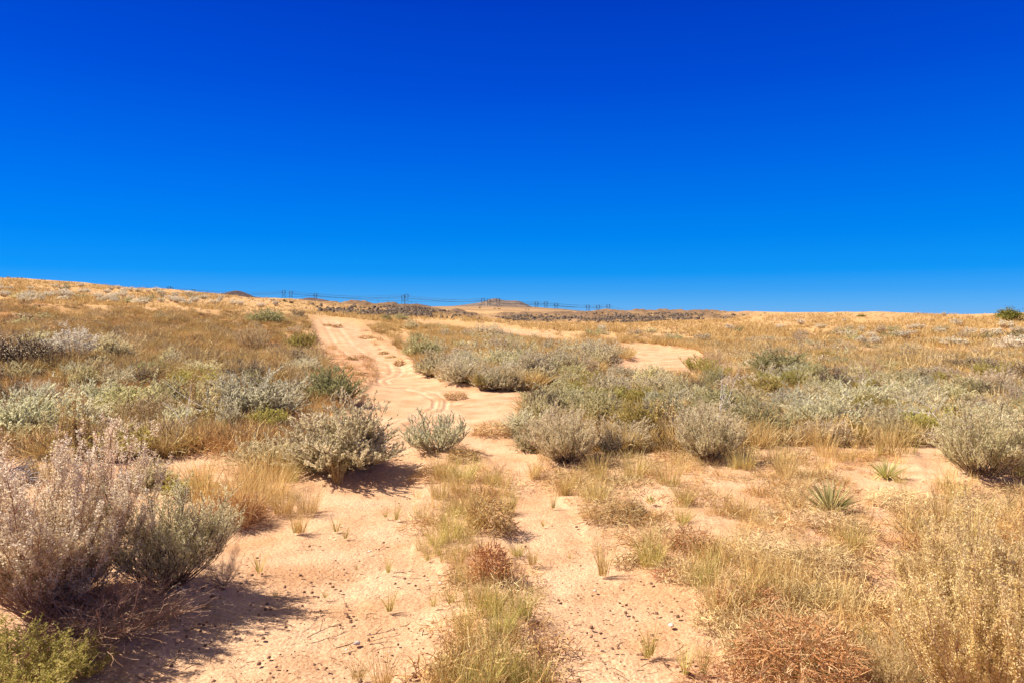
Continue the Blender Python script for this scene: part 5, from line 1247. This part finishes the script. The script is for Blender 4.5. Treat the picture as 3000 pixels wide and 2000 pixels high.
# ------------------------------------------------------------------ pylons and lines
def bar(m, a, b, r):
    a = np.array(a, float); b = np.array(b, float); m.tubes(np.stack([a, b])[None], np.full((1, 2), r), np.array([.5]))
def pylon(label, px, ytop, ybot, D, hh=None, kind='hex', turn=0.0):
    """H-frame lattice pylon: two legs, cross bracing, hexagonal head and two ear arms"""
    hgt = (ybot - ytop) / F * D; z0 = EYE + (HY - ybot) / F * D; x = (px - 1500) / F * D
    r = bpy.data.objects.new('power_pylon', None); COL.objects.link(r); r.location = (x, D, z0); r.rotation_euler = (0, 0, turn)
    Hh = 1.0 * hgt; hw = 0.13 * 26 / 27 * max(hgt, 20) * 1.15; t = 0.45
    hf = Hh
    for s in (-1, 1):
        m = MB(); bar(m, (s * hw, 0, -14), (s * hw, 0, hf), t); obj('leg', m.mesh('leg', M['steel']), r)
    m = MB(); z1 = hf * 0.68; z2 = hf * 0.32
    bar(m, (-hw, 0, z1), (hw, 0, z2), t * .6); bar(m, (hw, 0, z1), (-hw, 0, z2), t * .6); obj('cross_brace', m.mesh('cross_brace', M['steel']), r)
    m = MB()
    bar(m, (-hw, 0, hf), (hw, 0, hf), t * .8)
    if kind != 'plain':
        for s in (-1, 1):
            bar(m, (s * hw * .55, 0, hf * .97), (s * hw, 0, hf * .86), t * .7); bar(m, (s * hw, 0, hf * .86), (s * hw * .5, 0, hf * .70), t * .6)
            bar(m, (s * hw, 0, hf * .88), (s * hw * 1.8, 0, hf * .80), t * .7); bar(m, (s * hw * 1.8, 0, hf * .80), (s * hw, 0, hf * .72), t * .6)
    obj('crossarm', m.mesh('crossarm', M['steel']), r)
    tag(r, label, 'pylon', 'power pylons along the skyline')
    return np.array([x, D, z0 + hf]), hw
PY = {}
def P_(key, label, px, yt, yb, D=1500, **k): PY[key] = pylon(label, px, yt, yb, D, **k)
P_('a1', 'taller half of the overlapping pylon pair over the left slope', 496, 840, 858, 1500); P_('a2', 'shorter half of the overlapping pylon pair over the left slope', 502, 843, 861, 1650)
P_('b', 'lone small pylon left of the dark cinder dome', 567, 849, 866, 1500)
P_('c1', 'left pylon of the twin above the two dark junipers', 831, 851, 878, 1500); P_('c2', 'right pylon of the twin above the two dark junipers', 852, 853, 880, 1600)
P_('d', 'lone pylon right of the twin, beside a dark rise', 924, 860, 882, 1500)
P_('e1', 'lower left member of the crossed double pylon above the basalt ridge', 1181, 865, 893, 1500); P_('e2', 'higher right member of the crossed double pylon above the basalt ridge', 1191, 862, 893, 1600)
P_('f1', 'thin pylon left of the flat-topped hill', 1415, 875, 903, 1500, kind='arm'); P_('f2', 'thin pylon standing against the hill flank', 1432, 877, 904, 1500, kind='arm'); P_('f3', 'thin pylon in front of the hill summit', 1459, 874, 905, 1500, kind='arm')
P_('g1', 'left pylon of the trio right of the hill', 1572, 884, 907, 1500); P_('g2', 'middle pylon of the trio right of the hill', 1599, 884, 909, 1500); P_('g3', 'right pylon of the trio right of the hill', 1629, 889, 909, 1500)
P_('h1', 'left narrow pylon of the next trio above the rocky band', 1722, 894, 918, 1500); P_('h2', 'middle pylon of the next trio above the rocky band', 1752, 894, 919, 1500); P_('h3', 'right pylon of the next trio above the rocky band', 1782, 892, 919, 1500)
P_('i1', 'left of three pylon heads just clearing the skyline', 1851, 909, 928, 2200); P_('i2', 'middle of three pylon heads just clearing the skyline', 1876, 910, 928, 2200); P_('i3', 'right of three pylon heads just clearing the skyline', 1901, 911, 928, 2200)
def line_(label, keys, lvl=(1.0, 0.80, 0.80), offs=(0, -1.8, 1.8), sag=7, start=None, end=None):
    m = MB(); pts = [PY[k] for k in keys]
    if start: pts = [(np.array(start), pts[0][1])] + pts
    if end: pts = pts + [(np.array(end), pts[-1][1])]
    for lv, of in zip(lvl, offs):
        for (A, ha), (B, hb) in zip(pts[:-1], pts[1:]):
            a = A + np.array([of * ha, 0, -(1 - lv) * 22]); b = B + np.array([of * hb, 0, -(1 - lv) * 22])
            t = np.linspace(0, 1, 24)[:, None]; L = np.linalg.norm(b - a)
            c = a * (1 - t) + b * t; c[:, 2] -= (4 * t * (1 - t))[:, 0] * sag * min(1, L / 250)
            m.tubes(c[None], np.full((1, 24), 0.13), np.array([.5]))
    o = obj('power_line', m.mesh('power_line', M['wire'])); return tag(o, label, 'cable', 'power lines between the pylons')
Z = lambda px, y, D: ((px - 1500) / F * D, D, EYE + (HY - y) / F * D)
line_('upper run of sagging cables from the left slope to the left hill pylon', ['a1', 'c1', 'e1', 'f1', 'g1', 'h1', 'i1'], start=Z(-100, 800, 1500), end=Z(2200, 930, 2600))
line_('middle run of sagging cables through the twin and trio pylons', ['a2', 'c2', 'e2', 'f2', 'g2', 'h2', 'i2'], start=Z(-100, 805, 1600), end=Z(2250, 932, 2600))
line_('lowest run of cables over the lone pylons', ['b', 'd', 'f3', 'g3', 'h3', 'i3'], start=Z(-100, 812, 1500), end=Z(2300, 934, 2600))
for (px, yt, yb, lb) in [(1108, 881, 893, 'first small wooden pole left of the double pylon'), (1136, 882.5, 893, 'second small wooden pole left of the double pylon'), (1163, 885, 895, 'small wooden pole nearest the double pylon on its left'), (1205, 884, 895, 'small wooden pole nearest the double pylon on its right'), (1219, 887, 896, 'outer small wooden pole right of the double pylon'), (1076, 881, 890, 'faint small pole far left of the double pylon')]:
    D = 900; x = (px - 1500) / F * D; z0 = EYE + (HY - yb) / F * D; hgt = (yb - yt) / F * D
    r = bpy.data.objects.new('utility_pole', None); COL.objects.link(r); r.location = (x, D, z0 - 3)
    m = MB(); bar(m, (0, 0, 0), (0, 0, hgt + 3), 0.18); obj('pole', m.mesh('pole', M['pole']), r)
    m = MB(); bar(m, (-1.2, 0, hgt + 2.4), (1.2, 0, hgt + 2.4), 0.15); obj('crossarm', m.mesh('crossarm', M['pole']), r)
    tag(r, lb, 'utility pole', 'small wooden poles behind the ridge')
print('objects', len(bpy.data.objects))
